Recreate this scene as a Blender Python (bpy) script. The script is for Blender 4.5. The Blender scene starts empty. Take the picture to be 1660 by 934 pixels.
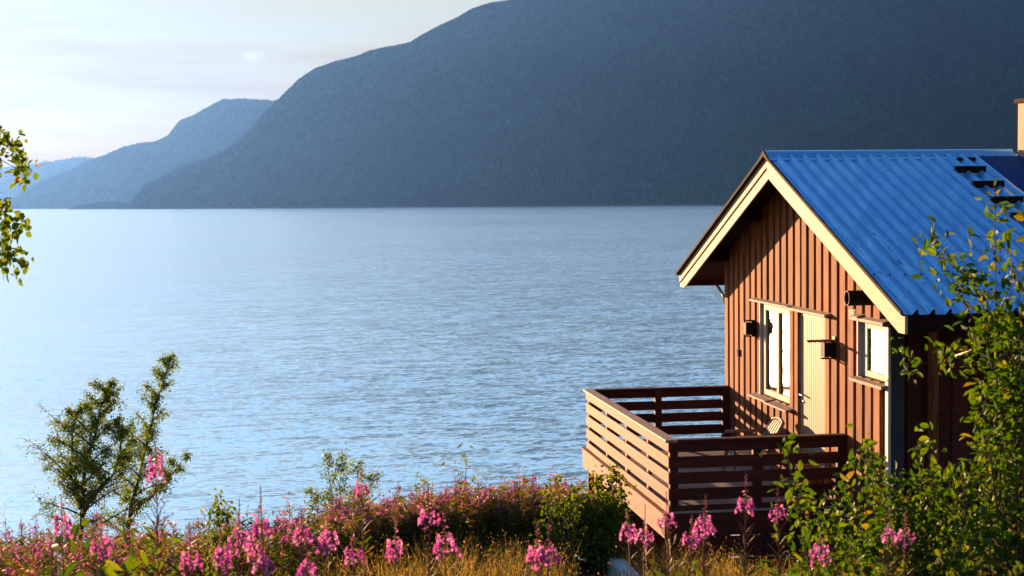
import bpy, math, random
import numpy as np
from mathutils import Vector, Matrix
R = math.radians
sc = bpy.context.scene
COL = sc.collection
rng = np.random.default_rng(7)
random.seed(7)

# ------------------------------------------------------------------ camera
F_PX = 2619.3
cam_d = bpy.data.cameras.new('camera'); cam = bpy.data.objects.new('camera', cam_d); COL.objects.link(cam)
cam_d.sensor_width = 36.0; cam_d.lens = 36.0 * F_PX / 1660.0
cam_d.clip_start = 0.1; cam_d.clip_end = 60000
cam.matrix_world = Matrix.Rotation(0, 4, 'Z') @ Matrix.Rotation(math.pi / 2 - 0.0537, 4, 'X') @ Matrix.Rotation(-0.0107, 4, 'Z')
cam_d.dof.use_dof = True; cam_d.dof.focus_distance = 20.0; cam_d.dof.aperture_fstop = 7.1
sc.camera = cam

# ------------------------------------------------------------------ sky, sun, exposure
SUN_EL = R(5.2); SUN_AZ = R(27.5)             # azimuth left of the view axis (+Y)
sd = Vector((-math.sin(SUN_AZ) * math.cos(SUN_EL), math.cos(SUN_AZ) * math.cos(SUN_EL), math.sin(SUN_EL)))
W = bpy.data.worlds.new('World'); sc.world = W; W.use_nodes = True
nt = W.node_tree; nt.nodes.clear()
N = nt.nodes.new; L = nt.links.new
sky = N('ShaderNodeTexSky'); sky.sky_type = 'NISHITA'; sky.sun_disc = False
sky.sun_elevation = SUN_EL; sky.sun_rotation = -SUN_AZ
sky.altitude = 50; sky.air_density = 1.0; sky.dust_density = 0.3; sky.ozone_density = 4.0
bg = N('ShaderNodeBackground'); wo = N('ShaderNodeOutputWorld'); bg.inputs['Strength'].default_value = 0.05
# thin cloud streaks low over the horizon (direction based, part of the sky itself)
tc = N('ShaderNodeTexCoord'); mp = N('ShaderNodeMapping'); mp.inputs['Scale'].default_value = (2.2, 2.2, 22)
ns = N('ShaderNodeTexNoise'); ns.inputs['Scale'].default_value = 2.2; ns.inputs['Detail'].default_value = 7; ns.inputs['Roughness'].default_value = .58
L(tc.outputs['Generated'], mp.inputs['Vector']); L(mp.outputs['Vector'], ns.inputs['Vector'])
cr = N('ShaderNodeMapRange'); cr.inputs['From Min'].default_value = .47; cr.inputs['From Max'].default_value = .72
L(ns.outputs['Fac'], cr.inputs['Value'])
sx = N('ShaderNodeSeparateXYZ'); L(tc.outputs['Generated'], sx.inputs[0])
lo = N('ShaderNodeMapRange'); lo.inputs['From Min'].default_value = .12; lo.inputs['From Max'].default_value = .04
L(sx.outputs['Z'], lo.inputs['Value'])
m1 = N('ShaderNodeMath'); m1.operation = 'MULTIPLY'; L(cr.outputs[0], m1.inputs[0]); L(lo.outputs[0], m1.inputs[1])
m2 = N('ShaderNodeMath'); m2.operation = 'MULTIPLY'; m2.inputs[1].default_value = .85; L(m1.outputs[0], m2.inputs[0])
mixc = N('ShaderNodeMixRGB'); L(m2.outputs[0], mixc.inputs['Fac']); L(sky.outputs[0], mixc.inputs[1]); mixc.inputs[2].default_value = (2.0, 1.1, .1, 1)
# thin white veil of high cloud, strongest towards the horizon, plus added light band
vz = N('ShaderNodeMapRange'); vz.interpolation_type = 'SMOOTHSTEP'; vz.inputs['From Min'].default_value = .78; vz.inputs['From Max'].default_value = .02; vz.inputs['To Max'].default_value = .98; L(sx.outputs['Z'], vz.inputs['Value'])
vn = N('ShaderNodeMapRange'); vn.inputs['From Min'].default_value = .3; vn.inputs['From Max'].default_value = .7; vn.inputs['To Min'].default_value = .8; vn.inputs['To Max'].default_value = 1.12; L(ns.outputs['Fac'], vn.inputs['Value'])
vx = N('ShaderNodeMath'); vx.operation = 'MULTIPLY'; L(vz.outputs[0], vx.inputs[0]); L(vn.outputs[0], vx.inputs[1])
mixv = N('ShaderNodeMixRGB'); L(vx.outputs[0], mixv.inputs['Fac']); L(sky.outputs[0], mixv.inputs[1]); 
vw = N('ShaderNodeMapRange'); vw.interpolation_type = 'SMOOTHSTEP'; vw.inputs['From Min'].default_value = .12; vw.inputs['From Max'].default_value = .02; L(sx.outputs['Z'], vw.inputs['Value'])
vc = N('ShaderNodeMixRGB'); vc.inputs[1].default_value = (3.25, 3.0, 2.1, 1); vc.inputs[2].default_value = (3.1, 1.5, .05, 1); L(vw.outputs[0], vc.inputs['Fac'])
vu = N('ShaderNodeMapRange'); vu.interpolation_type = 'SMOOTHSTEP'; vu.inputs['From Min'].default_value = .17; vu.inputs['From Max'].default_value = .34; L(sx.outputs['Z'], vu.inputs['Value'])  # unseen bright band above the view, added to brighten the water
vd = N('ShaderNodeMixRGB'); L(vu.outputs[0], vd.inputs['Fac']); L(vc.outputs[0], vd.inputs[1]); 
va = N('ShaderNodeVectorMath'); va.operation = 'DOT_PRODUCT'; va.inputs[1].default_value = (-math.sin(SUN_AZ), math.cos(SUN_AZ), 0); vnz = N('ShaderNodeVectorMath'); vnz.operation = 'MULTIPLY'; vnz.inputs[1].default_value = (1, 1, 0)
vno = N('ShaderNodeVectorMath'); vno.operation = 'NORMALIZE'; L(tc.outputs['Generated'], vnz.inputs[0]); L(vnz.outputs[0], vno.inputs[0]); L(vno.outputs[0], va.inputs[0])
vb = N('ShaderNodeMapRange'); vb.inputs['From Min'].default_value = .62; vb.inputs['From Max'].default_value = 1.0; vb.inputs['To Min'].default_value = 0; vb.inputs['To Max'].default_value = 1; L(va.outputs['Value'], vb.inputs['Value'])
vg = N('ShaderNodeMixRGB'); L(vb.outputs[0], vg.inputs['Fac']); vg.inputs[1].default_value = (.9, 2.2, 4.2, 1); vg.inputs[2].default_value = (5.4, 6.6, 7.4, 1); L(vg.outputs[0], vd.inputs[2]); ve = N('ShaderNodeMapRange'); ve.interpolation_type = 'SMOOTHSTEP'; ve.inputs['From Min'].default_value = .42; ve.inputs['From Max'].default_value = .62; L(sx.outputs['Z'], ve.inputs['Value'])  # band strongest towards the sun, dimmed elsewhere to cut fill on near walls
vf = N('ShaderNodeMixRGB'); L(ve.outputs[0], vf.inputs['Fac']); L(vd.outputs[0], vf.inputs[1]); vf.inputs[2].default_value = (1.6, 2.4, 3.6, 1); L(vf.outputs[0], mixv.inputs[2])
L(mixv.outputs[0], mixc.inputs[1])
# one small bright cloud puff
def dirpx(px, py):
    v = Vector(((px - 830) / F_PX, -(py - 467) / F_PX, -1)).normalized()
    return cam.matrix_world.to_3x3() @ v
cd = dirpx(408, 93)
vs = N('ShaderNodeVectorMath'); vs.operation = 'SUBTRACT'; vs.inputs[1].default_value = cd; L(tc.outputs['Generated'], vs.inputs[0])
vm = N('ShaderNodeVectorMath'); vm.operation = 'MULTIPLY'; vm.inputs[1].default_value = (1, 1, 2.0); L(vs.outputs[0], vm.inputs[0])
vl = N('ShaderNodeVectorMath'); vl.operation = 'LENGTH'; L(vm.outputs[0], vl.inputs[0])
n2 = N('ShaderNodeTexNoise'); n2.inputs['Scale'].default_value = 130; n2.inputs['Detail'].default_value = 6; n2.inputs['Roughness'].default_value = .7; L(tc.outputs['Generated'], n2.inputs['Vector'])
ma = N('ShaderNodeMath'); ma.operation = 'MULTIPLY_ADD'; ma.inputs[1].default_value = -.016; L(n2.outputs['Fac'], ma.inputs[0]); L(vl.outputs['Value'], ma.inputs[2])
pr = N('ShaderNodeMapRange'); pr.inputs['From Min'].default_value = .0005; pr.inputs['From Max'].default_value = -.006; pr.inputs['To Max'].default_value = .75; L(ma.outputs[0], pr.inputs['Value'])
mixp = N('ShaderNodeMixRGB'); L(pr.outputs[0], mixp.inputs['Fac']); L(mixc.outputs[0], mixp.inputs[1]); mixp.inputs[2].default_value = (3.9, 3.6, 3.4, 1)
L(mixp.outputs[0], bg.inputs['Color']); L(bg.outputs[0], wo.inputs['Surface'])

sl = bpy.data.lights.new('sun', 'SUN'); sl.energy = 5.0; sl.angle = R(.55); sl.color = (1, .57, .29)
so = bpy.data.objects.new('sun', sl); COL.objects.link(so); so.rotation_euler = sd.to_track_quat('Z', 'Y').to_euler()
sc.view_settings.view_transform = 'Standard'; sc.view_settings.look = 'None'; sc.view_settings.gamma = 1
sc.view_settings.use_curve_mapping = False
sc.view_settings.exposure = 2.25
cy = sc.cycles
cy.max_bounces = 7; cy.diffuse_bounces = 1; cy.glossy_bounces = 3; cy.transmission_bounces = 4; cy.volume_bounces = 0
cy.transparent_max_bounces = 6; cy.use_denoising = True; cy.caustics_reflective = False; cy.caustics_refractive = False
cy.sample_clamp_indirect = 25

# ------------------------------------------------------------------ helpers
def tag(o, label=None, cat=None, group=None, kind=None):
    if label: o['label'] = label
    if cat: o['category'] = cat
    if group: o['group'] = group
    if kind: o['kind'] = kind
    return o
def empty(name, loc=(0, 0, 0), rz=0, label=None, cat=None, group=None):
    o = bpy.data.objects.new(name, None); COL.objects.link(o); o.location = loc; o.rotation_euler = (0, 0, rz)
    o.empty_display_size = .2
    return tag(o, label, cat, group)
class MB:
    def __init__(s): s.v = []; s.f = []
    def add(s, vs, fs):
        b = len(s.v); s.v += [tuple(v) for v in vs]; s.f += [tuple(i + b for i in f) for f in fs]
    def box(s, x0, x1, y0, y1, z0, z1):
        x0, x1 = min(x0, x1), max(x0, x1); y0, y1 = min(y0, y1), max(y0, y1); z0, z1 = min(z0, z1), max(z0, z1)
        s.add([(x0,y0,z0),(x1,y0,z0),(x1,y1,z0),(x0,y1,z0),(x0,y0,z1),(x1,y0,z1),(x1,y1,z1),(x0,y1,z1)],
              [(0,3,2,1),(4,5,6,7),(0,1,5,4),(1,2,6,5),(2,3,7,6),(3,0,4,7)])
    def h(s, s0, s1, t0, t1, z0, z1): s.box(t0, t1, -s1, -s0, z0, z1)   # house frame: s along the gable, t along the ridge
    def prism(s, poly, axis, a, b):
        n = len(poly)
        def P(p, q): return (q, p[0], p[1]) if axis == 'x' else ((p[0], q, p[1]) if axis == 'y' else (p[0], p[1], q))
        vs = [P(p, a) for p in poly] + [P(p, b) for p in poly]
        s.add(vs, [tuple(range(n))[::-1], tuple(range(n, 2*n))] + [(i, (i+1) % n, n + (i+1) % n, n + i) for i in range(n)])
    def tube(s, pts, rad, n=8, caps=True):
        pts = [Vector(p) for p in pts]
        if not hasattr(rad, '__len__'): rad = [rad] * len(pts)
        vs = []
        for i, p in enumerate(pts):
            d = (pts[min(i+1, len(pts)-1)] - pts[max(i-1, 0)]); d = d.normalized() if d.length > 0 else Vector((0,0,1))
            a = d.cross(Vector((0, 0, 1)) if abs(d.z) < .9 else Vector((1, 0, 0))).normalized(); b = d.cross(a)
            for k in range(n):
                an = 2*math.pi*k/n; vs.append(p + a*math.cos(an)*rad[i] + b*math.sin(an)*rad[i])
        fs = [(i*n+k, i*n+(k+1) % n, (i+1)*n+(k+1) % n, (i+1)*n+k) for i in range(len(pts)-1) for k in range(n)]
        if caps: fs += [tuple(range(n))[::-1], tuple(range((len(pts)-1)*n, len(pts)*n))]
        s.add(vs, fs)
    def lathe(s, prof, c=(0,0,0), n=28):
        vs = [(c[0]+r*math.cos(2*math.pi*k/n), c[1]+r*math.sin(2*math.pi*k/n), c[2]+z) for r, z in prof for k in range(n)]
        s.add(vs, [(i*n+k, i*n+(k+1) % n, (i+1)*n+(k+1) % n, (i+1)*n+k) for i in range(len(prof)-1) for k in range(n)])
    def arr(s, V, Fc):
        b = len(s.v); s.v += V.tolist(); s.f += (Fc + b).tolist()
    def build(s, name, mat, parent=None, smooth=False, bevel=0, **k):
        me = bpy.data.meshes.new(name); me.from_pydata(s.v, [], s.f); me.update()
        if mat: me.materials.append(mat)
        if smooth: me.polygons.foreach_set('use_smooth', [True]*len(me.polygons))
        o = bpy.data.objects.new(name, me); COL.objects.link(o)
        if parent: o.parent = parent
        if bevel:
            m = o.modifiers.new('bevel', 'BEVEL'); m.width = bevel; m.segments = 2; m.limit_method = 'ANGLE'
        return tag(o, **k)
def part(name, mat, parent, fn, **k):
    mb = MB(); fn(mb); return mb.build(name, mat, parent, **k)

# ------------------------------------------------------------------ materials
class NT:
    def __init__(s, name):
        s.m = bpy.data.materials.new(name); s.m.use_nodes = True; s.t = s.m.node_tree
        s.p = s.t.nodes['Principled BSDF']; s.out = s.t.nodes['Material Output']
    def n(s, ty, **k):
        o = s.t.nodes.new('ShaderNode' + ty)
        for a, b in k.items(): setattr(o, a, b)
        return o
    def l(s, a, b): s.t.links.new(a, b)
    def noise(s, scale, detail=5, rough=.55, vec=None, sc3=None, coord='Object'):
        t = s.n('TexNoise'); t.inputs['Scale'].default_value = scale; t.inputs['Detail'].default_value = detail; t.inputs['Roughness'].default_value = rough
        if vec is None:
            c = s.n('TexCoord'); vec = c.outputs[coord]
        if sc3:
            m = s.n('Mapping'); m.inputs['Scale'].default_value = sc3; s.l(vec, m.inputs['Vector']); vec = m.outputs['Vector']
        s.l(vec, t.inputs['Vector']); return t.outputs['Fac']
    def ramp(s, fac, stops):
        r = s.n('ValToRGB'); e = r.color_ramp.elements
        while len(e) < len(stops): e.new(.5)
        for i, (p, c) in enumerate(stops):
            e[i].position = p; e[i].color = (*c, 1) if len(c) == 3 else c
        s.l(fac, r.inputs['Fac']); return r.outputs['Color']
    def mix(s, fac, a, b, mode='MIX'):
        m = s.n('MixRGB', blend_type=mode)
        for i, x in enumerate((fac, a, b)):
            if hasattr(x, 'node'): s.l(x, m.inputs[i])
            elif i == 0: m.inputs[0].default_value = x
            else: m.inputs[i].default_value = (*x, 1)
        return m.outputs[0]
    def mr(s, v, a, b, c=0, d=1):
        m = s.n('MapRange')
        for i, x in zip(('From Min', 'From Max', 'To Min', 'To Max'), (a, b, c, d)): m.inputs[i].default_value = x
        s.l(v, m.inputs['Value']); return m.outputs[0]
    def math(s, op, a, b):
        m = s.n('Math', operation=op)
        for i, x in enumerate((a, b)):
            if hasattr(x, 'node'): s.l(x, m.inputs[i])
            else: m.inputs[i].default_value = x
        return m.outputs[0]
    def bump(s, h, dist, strength=1, normal=None):
        b = s.n('Bump'); b.inputs['Strength'].default_value = strength; b.inputs['Distance'].default_value = dist
        s.l(h, b.inputs['Height'])
        if normal is not None: s.l(normal, b.inputs['Normal'])
        s.l(b.outputs['Normal'], s.p.inputs['Normal']); return b.outputs['Normal']
    def col(s, c):
        if hasattr(c, 'node'): s.l(c, s.p.inputs['Base Color'])
        else: s.p.inputs['Base Color'].default_value = (*c, 1)
    def rough(s, r):
        if hasattr(r, 'node'): s.l(r, s.p.inputs['Roughness'])
        else: s.p.inputs['Roughness'].default_value = r

def wood(name, dark, light, grain=(3, 3, .25), rough=.7, bump=.002, knots=None, worn=None):
    m = NT(name)
    g = m.noise(9, 6, .6, sc3=grain); big = m.noise(1.3, 3)
    isl = m.n('NewGeometry').outputs['Random Per Island']
    c = m.ramp(g, [(.3, dark), (.7, light)])
    v = m.mr(isl, 0, 1, .72, 1.2)
    hs = m.n('HueSaturation'); m.l(v, hs.inputs['Value']); m.l(c, hs.inputs['Color']); c = hs.outputs[0]
    if worn:
        w = m.mr(m.noise(6, 8, .7, sc3=grain), .58, .68, 0, .8); c = m.mix(w, c, worn)
    if knots:
        vo = m.n('TexVoronoi'); vo.inputs['Scale'].default_value = 2.6
        tcn = m.n('TexCoord'); mpn = m.n('Mapping'); mpn.inputs['Scale'].default_value = knots; m.l(tcn.outputs['Object'], mpn.inputs['Vector']); m.l(mpn.outputs['Vector'], vo.inputs['Vector'])
        k = m.mr(vo.outputs['Distance'], .05, .11, .8, 0); c = m.mix(k, c, tuple(x*.4 for x in dark))
    m.col(c); m.rough(rough); m.p.inputs['Specular IOR Level'].default_value = .22; m.bump(g, bump, .8); return m.m
def plain(name, c, rough=.5, metal=0, var=.12, spec=.5, bump=0):
    m = NT(name); n = m.noise(7, 5, .6)
    m.col(m.ramp(n, [(.25, tuple(x*(1-var) for x in c)), (.75, tuple(min(1, x*(1+var)) for x in c))]))
    m.rough(rough); m.p.inputs['Metallic'].default_value = metal; m.p.inputs['Specular IOR Level'].default_value = spec
    if bump: m.bump(m.noise(30, 5), bump)
    return m.m
def leafmat(name, stops, trans=.45, rough=.58):
    m = NT(name); isl = m.n('NewGeometry').outputs['Random Per Island']
    c = m.ramp(isl, stops); m.col(c); m.rough(rough); m.p.inputs['Specular IOR Level'].default_value = .2
    tr = m.n('BsdfTranslucent'); c2 = m.mix(.5, c, m.mix(1.0, c, (1.0, .95, .35), 'MULTIPLY')); br = m.n('HueSaturation'); br.inputs['Value'].default_value = 1.7; br.inputs['Saturation'].default_value = 1.1
    m.l(c2, br.inputs['Color']); m.l(br.outputs[0], tr.inputs['Color'])
    mx = m.n('MixShader'); mx.inputs[0].default_value = trans; m.l(m.p.outputs[0], mx.inputs[1]); m.l(tr.outputs[0], mx.inputs[2]); m.l(mx.outputs[0], m.out.inputs['Surface'])
    return m.m
M = {}
M['wall'] = wood('brown_stained_boards', (.11, .025, .008), (.41, .165, .062), rough=.85, knots=(4, 4, .8), worn=(.38, .17, .09))
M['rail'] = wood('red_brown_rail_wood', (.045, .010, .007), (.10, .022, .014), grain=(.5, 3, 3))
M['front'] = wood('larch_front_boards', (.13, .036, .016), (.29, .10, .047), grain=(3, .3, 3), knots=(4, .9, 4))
M['cap'] = wood('weathered_cap_wood', (.30, .19, .14), (.50, .36, .28), grain=(3, .3, 3))
M['barge'] = wood('cream_painted_boards', (.52, .36, .22), (.74, .54, .36), grain=(3, .4, 3), knots=(4, .8, 4), worn=(.42, .28, .16))
M['backing'] = wood('gap_shade_boards', (.018, .004, .002), (.05, .012, .005), rough=.9)  # boards share the wall paint; shade of the gaps put into this colour
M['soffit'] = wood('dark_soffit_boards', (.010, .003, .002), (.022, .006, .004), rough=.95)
M['grey_wood'] = wood('grey_weathered_wood', (.20, .15, .12), (.36, .29, .24), grain=(3, .4, 3))
M['floor'] = wood('grey_deck_planks', (.16, .14, .12), (.34, .29, .24), grain=(.4, 3, 3))
M['white'] = plain('white_paint', (.50, .41, .29), .6, spec=.15)
M['jamb'] = plain('white_jamb_paint', (.50, .49, .47), .6)
M['door'] = plain('cream_door_paint', (.38, .27, .18), .6, var=.05, spec=.2)
M['corner_shade'] = plain('corner_shade_paint', (.045, .05, .055), .7, spec=.2)  # shaded side of the white corner board, shade put into the grey
M['navy'] = plain('dark_blue_flashing', (.02, .07, .22), .9, spec=.03)
M['black'] = plain('black_metal', (.012, .010, .010), .7, spec=.15)
M['steel'] = plain('brushed_steel', (.6, .58, .55), .25, 1)
M['copper'] = plain('rusty_iron', (.35, .13, .05), .6, .3)
M['flue'] = plain('black_flue_pipe', (.025, .018, .015), .7, spec=.2)
M['plastic'] = plain('aged_white_plastic', (.20, .13, .09), .6, var=.06, spec=.2)
M['pot'] = plain('glazed_brown_pot', (.28, .08, .03), .15)
M['chim'] = plain('orange_plastered_chimney', (.60, .40, .24), .9, bump=.004)
M['conc'] = plain('concrete', (.34, .32, .29), .9, bump=.006)
M['whitewash'] = plain('whitewashed_wall', (.84, .80, .72), .85, var=.15, bump=.01)

# glass: dark room behind, clear reflective pane
m = NT('window_glass'); m.col((.03, .025, .02)); m.rough(.015); m.p.inputs['IOR'].default_value = 1.45; m.p.inputs['Specular IOR Level'].default_value = .16
m.bump(m.noise(22, 3), .0022); M['glass'] = m.m

# painted sheet metal
m = NT('blue_sheet_metal'); n = m.noise(1.1, 4); c = m.ramp(n, [(.3, (.15, .52, 1.0)), (.7, (.22, .62, 1.0))])
tcn = m.n('TexCoord'); mpn = m.n('Mapping'); mpn.inputs['Scale'].default_value = (34, 1.5, 1.5); m.l(tcn.outputs['Object'], mpn.inputs['Vector'])
w = m.n('TexNoise'); w.inputs['Scale'].default_value = 1.6; w.inputs['Detail'].default_value = 8; w.inputs['Roughness'].default_value = .75; m.l(mpn.outputs[0], w.inputs['Vector'])
sp = m.n('SeparateXYZ'); m.l(tcn.outputs['Object'], sp.inputs[0])
msk = m.math('MULTIPLY', m.mr(sp.outputs['Z'], .0, -.45, 0, 1), m.mr(w.outputs['Fac'], .56, .60, 0, .8))
c = m.mix(msk, c, (.02, .03, .06)); m.col(c)
m.rough(m.mr(m.noise(5, 5), .3, .7, .22, .34)); m.p.inputs['Metallic'].default_value = .5
m.bump(m.noise(2.5, 3), .004); M['roof'] = m.m

# water
WAVE = .79
m = NT('fjord_water'); m.col((.55, .81, 1.0)); m.p.inputs["Metallic"].default_value = .95; m.p.inputs['IOR'].default_value = 1.4
g = m.n('NewGeometry').outputs['Position']
m.rough(.19)
rm = m.n('Mapping'); rm.inputs['Rotation'].default_value = (0, 0, R(-17)); m.l(g, rm.inputs['Vector']); g2 = rm.outputs['Vector']
gust = m.mr(m.noise(.010, 4, .55, vec=g2, sc3=(.35, 1, 1)), .32, .68, .55, 1.25)
acc = None                                   # wave slopes at three sizes, long crests across the view
for scl, st, det, ax, ay in ((.16, .30, 3, .12, .22), (.85, .38, 4, .30, .70), (3.2, .45, 3, .50, 1.05)):
    t = m.n('TexNoise'); t.inputs['Scale'].default_value = scl; t.inputs['Detail'].default_value = det; t.inputs['Roughness'].default_value = .6
    q = m.n('Mapping'); q.inputs['Scale'].default_value = (st, 1, 1); m.l(g2, q.inputs['Vector']); m.l(q.outputs[0], t.inputs['Vector'])
    d_ = m.n('VectorMath', operation='SUBTRACT'); m.l(t.outputs['Color'], d_.inputs[0]); d_.inputs[1].default_value = (.5, .5, .5)
    e_ = m.n('VectorMath', operation='MULTIPLY'); m.l(d_.outputs[0], e_.inputs[0]); e_.inputs[1].default_value = (ax*WAVE, ay*WAVE, 0)
    if acc is None: acc = e_.outputs[0]
    else:
        f_ = m.n('VectorMath', operation='ADD'); m.l(acc, f_.inputs[0]); m.l(e_.outputs[0], f_.inputs[1]); acc = f_.outputs[0]
sc_ = m.n('VectorMath', operation='SCALE'); m.l(acc, sc_.inputs[0]); m.l(gust, sc_.inputs['Scale'])
up_ = m.n('VectorMath', operation='ADD'); m.l(sc_.outputs[0], up_.inputs[0]); up_.inputs[1].default_value = (0, 0, 1)
no_ = m.n('VectorMath', operation='NORMALIZE'); m.l(up_.outputs[0], no_.inputs[0]); m.l(no_.outputs[0], m.p.inputs['Normal'])
M['water'] = m.m

# far mountains
def mount(name, a, b, c3):
    m = NT(name); g = m.n('NewGeometry').outputs['Position']
    n1 = m.noise(.0022, 6, .6, vec=g); n2 = m.noise(.02, 5, .7, vec=g, sc3=(1, 1, .6))
    col = m.ramp(n1, [(.35, a), (.6, b)]); k = m.mr(m.noise(.0045, 8, .75, vec=g), .68, .74, 0, .7); col = m.mix(k, col, c3)
    col = m.mix(m.mr(n2, .3, .7, 0, .6), col, tuple(x*.45 for x in a)); m.col(col); m.rough(1); m.p.inputs['Specular IOR Level'].default_value = 0
    n3 = m.noise(.0011, 5, .65, vec=g); hs = m.n('HueSaturation'); m.l(m.mr(n3, .3, .7, .45, 1.7), hs.inputs['Value']); m.l(col, hs.inputs['Color']); cz = m.n('SeparateXYZ'); m.l(g, cz.inputs[0])
    m.col(m.mix(m.mr(cz.outputs['Z'], -14, -16.5, 0, .8), hs.outputs[0], (.17, .16, .14)))
    m.bump(n2, 22); return m.m
M['mount'] = mount('forested_mountain', (.006, .020, .013), (.022, .050, .026), (.12, .12, .11))
M['forest'] = leafmat('far_conifers', [(0, (.003, .013, .010)), (.7, (.006, .020, .014)), (1, (.014, .030, .018))], .0, .9)
m = NT('far_conifers'); g = m.n('NewGeometry').outputs['Position']
c = m.ramp(m.n('NewGeometry').outputs['Random Per Island'], [(0, (.002, .016, .012)), (.7, (.006, .032, .020)), (1, (.020, .050, .024))])
hs = m.n('HueSaturation'); vv = m.math('MULTIPLY', m.mr(m.noise(.0012, 6, .65, vec=g), .36, .66, .35, 2.4), m.mr(m.noise(.006, 5, .7, vec=g, sc3=(1, .6, .5)), .35, .65, .6, 1.6)); m.l(vv, hs.inputs['Value']); m.l(c, hs.inputs['Color'])
m.col(hs.outputs[0]); m.rough(1); m.p.inputs['Specular IOR Level'].default_value = 0; M['forest'] = m.m
m = NT('meadow_soil'); g = m.n('NewGeometry').outputs['Position']
m.col(m.ramp(m.noise(1.3, 7, .65, vec=g), [(.3, (.030, .032, .012)), (.55, (.075, .065, .025)), (.75, (.13, .10, .045))])); m.rough(1); m.bump(m.noise(6, 6, .7, vec=g), .08); M['soil'] = m.m
M['birch_leaf'] = leafmat('birch_leaves', [(0, (.07, .125, .016)), (.6, (.12, .18, .026)), (.95, (.13, .17, .03)), (1, (.22, .15, .03))], .5)
M['willow_leaf'] = leafmat('willow_leaves', [(0, (.03, .075, .010)), (.55, (.065, .125, .014)), (.9, (.11, .16, .020)), (1, (.20, .15, .03))], .42)
M['shrub_leaf'] = leafmat('shrub_leaves', [(0, (.045, .085, .012)), (.6, (.09, .135, .018)), (1, (.16, .16, .03))], .5)
M['fw_leaf'] = leafmat('fireweed_leaves', [(0, (.045, .080, .014)), (.6, (.085, .11, .02)), (.85, (.15, .12, .03)), (1, (.22, .07, .03))], .45)
M['petal'] = leafmat('fireweed_petals', [(0, (.27, .055, .30)), (.5, (.38, .11, .43)), (1, (.54, .27, .58))], .45)
M['petal_far'] = leafmat('fireweed_bank_petals', [(0, (.27, .07, .26)), (.6, (.40, .13, .40)), (1, (.54, .27, .54))], .4)
M['pod'] = leafmat('fireweed_pods', [(0, (.15, .055, .045)), (.6, (.22, .11, .07)), (1, (.30, .20, .13))], .3)
M['stem'] = plain('red_green_stems', (.20, .085, .045), .6)
M['bark'] = plain('dark_birch_bark', (.075, .055, .045), .85, var=.4)
M['twig'] = plain('brown_twigs', (.11, .060, .035), .8, var=.3)
M['grass'] = leafmat('dry_meadow_grass', [(0, (.06, .075, .018)), (.45, (.16, .12, .035)), (.8, (.28, .18, .07)), (1, (.36, .24, .11))], .45)
M['undergrowth'] = leafmat('mixed_undergrowth', [(0, (.030, .055, .012)), (.6, (.065, .095, .018)), (.9, (.12, .13, .03)), (1, (.20, .12, .04))], .4)

# ------------------------------------------------------------------ terrain
WZ = -20.0
def ground(x, y):
    x = np.asarray(x, float); y = np.asarray(y, float)
    z = -1.70 - .117*np.minimum(y, 17.3)
    z = z - .52*np.clip(y - 17.3, 0, 3) - .62*np.clip(y - 20.3, 0, None)
    z = z + np.where(x < 0, .10*np.maximum(x, -9), .015*x) * np.clip(y/8, 0, 1)
    z = z - .42*np.clip((x - .2)/1.4, 0, 1)*np.clip((y - 8)/6, 0, 1)
    z = z + .06*np.sin(x*1.3 + 1)*np.sin(y*.9) + .03*np.sin(x*3.1 + y*2.3)
    return np.maximum(z, -24)
def gz(x, y): return float(ground(x, y))
xs = np.concatenate([np.linspace(-60, -12, 25), np.linspace(-11.5, 14, 103), np.linspace(15, 60, 24)]); ys = np.concatenate([np.linspace(-30, 2, 17), np.linspace(2.5, 30, 111), np.linspace(31, 60, 20)])
X, Y = np.meshgrid(xs, ys); Z = ground(X, Y)
mb = MB(); nx, ny = len(xs), len(ys)
idx = np.arange(nx*ny).reshape(ny, nx)
mb.arr(np.stack([X, Y, Z], -1).reshape(-1, 3), np.stack([idx[:-1,:-1], idx[:-1,1:], idx[1:,1:], idx[1:,:-1]], -1).reshape(-1, 4))
mb.build('ground', M['soil'], smooth=True, kind='structure')
mb = MB(); mb.add([(-19000, 30, WZ), (19000, 30, WZ), (19000, 19500, WZ), (-19000, 19500, WZ)], [(0, 1, 2, 3)])
mb.build('water', M['water'], kind='structure')

def fbm(x, y, seed=0, octs=5):
    r = np.random.default_rng(seed); out = 0; a = 1; f = 1
    for _ in range(octs):
        p = r.uniform(0, 6.28, 6); q = r.uniform(.7, 1.3, 4)
        out = out + a*(np.sin(x*f*q[0] + p[0] + 1.3*np.sin(y*f*q[1] + p[1]))*np.sin(y*f*q[2] + p[2] + 1.1*np.sin(x*f*q[3] + p[3])))
        a *= .5; f *= 2.07
    return out
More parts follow.
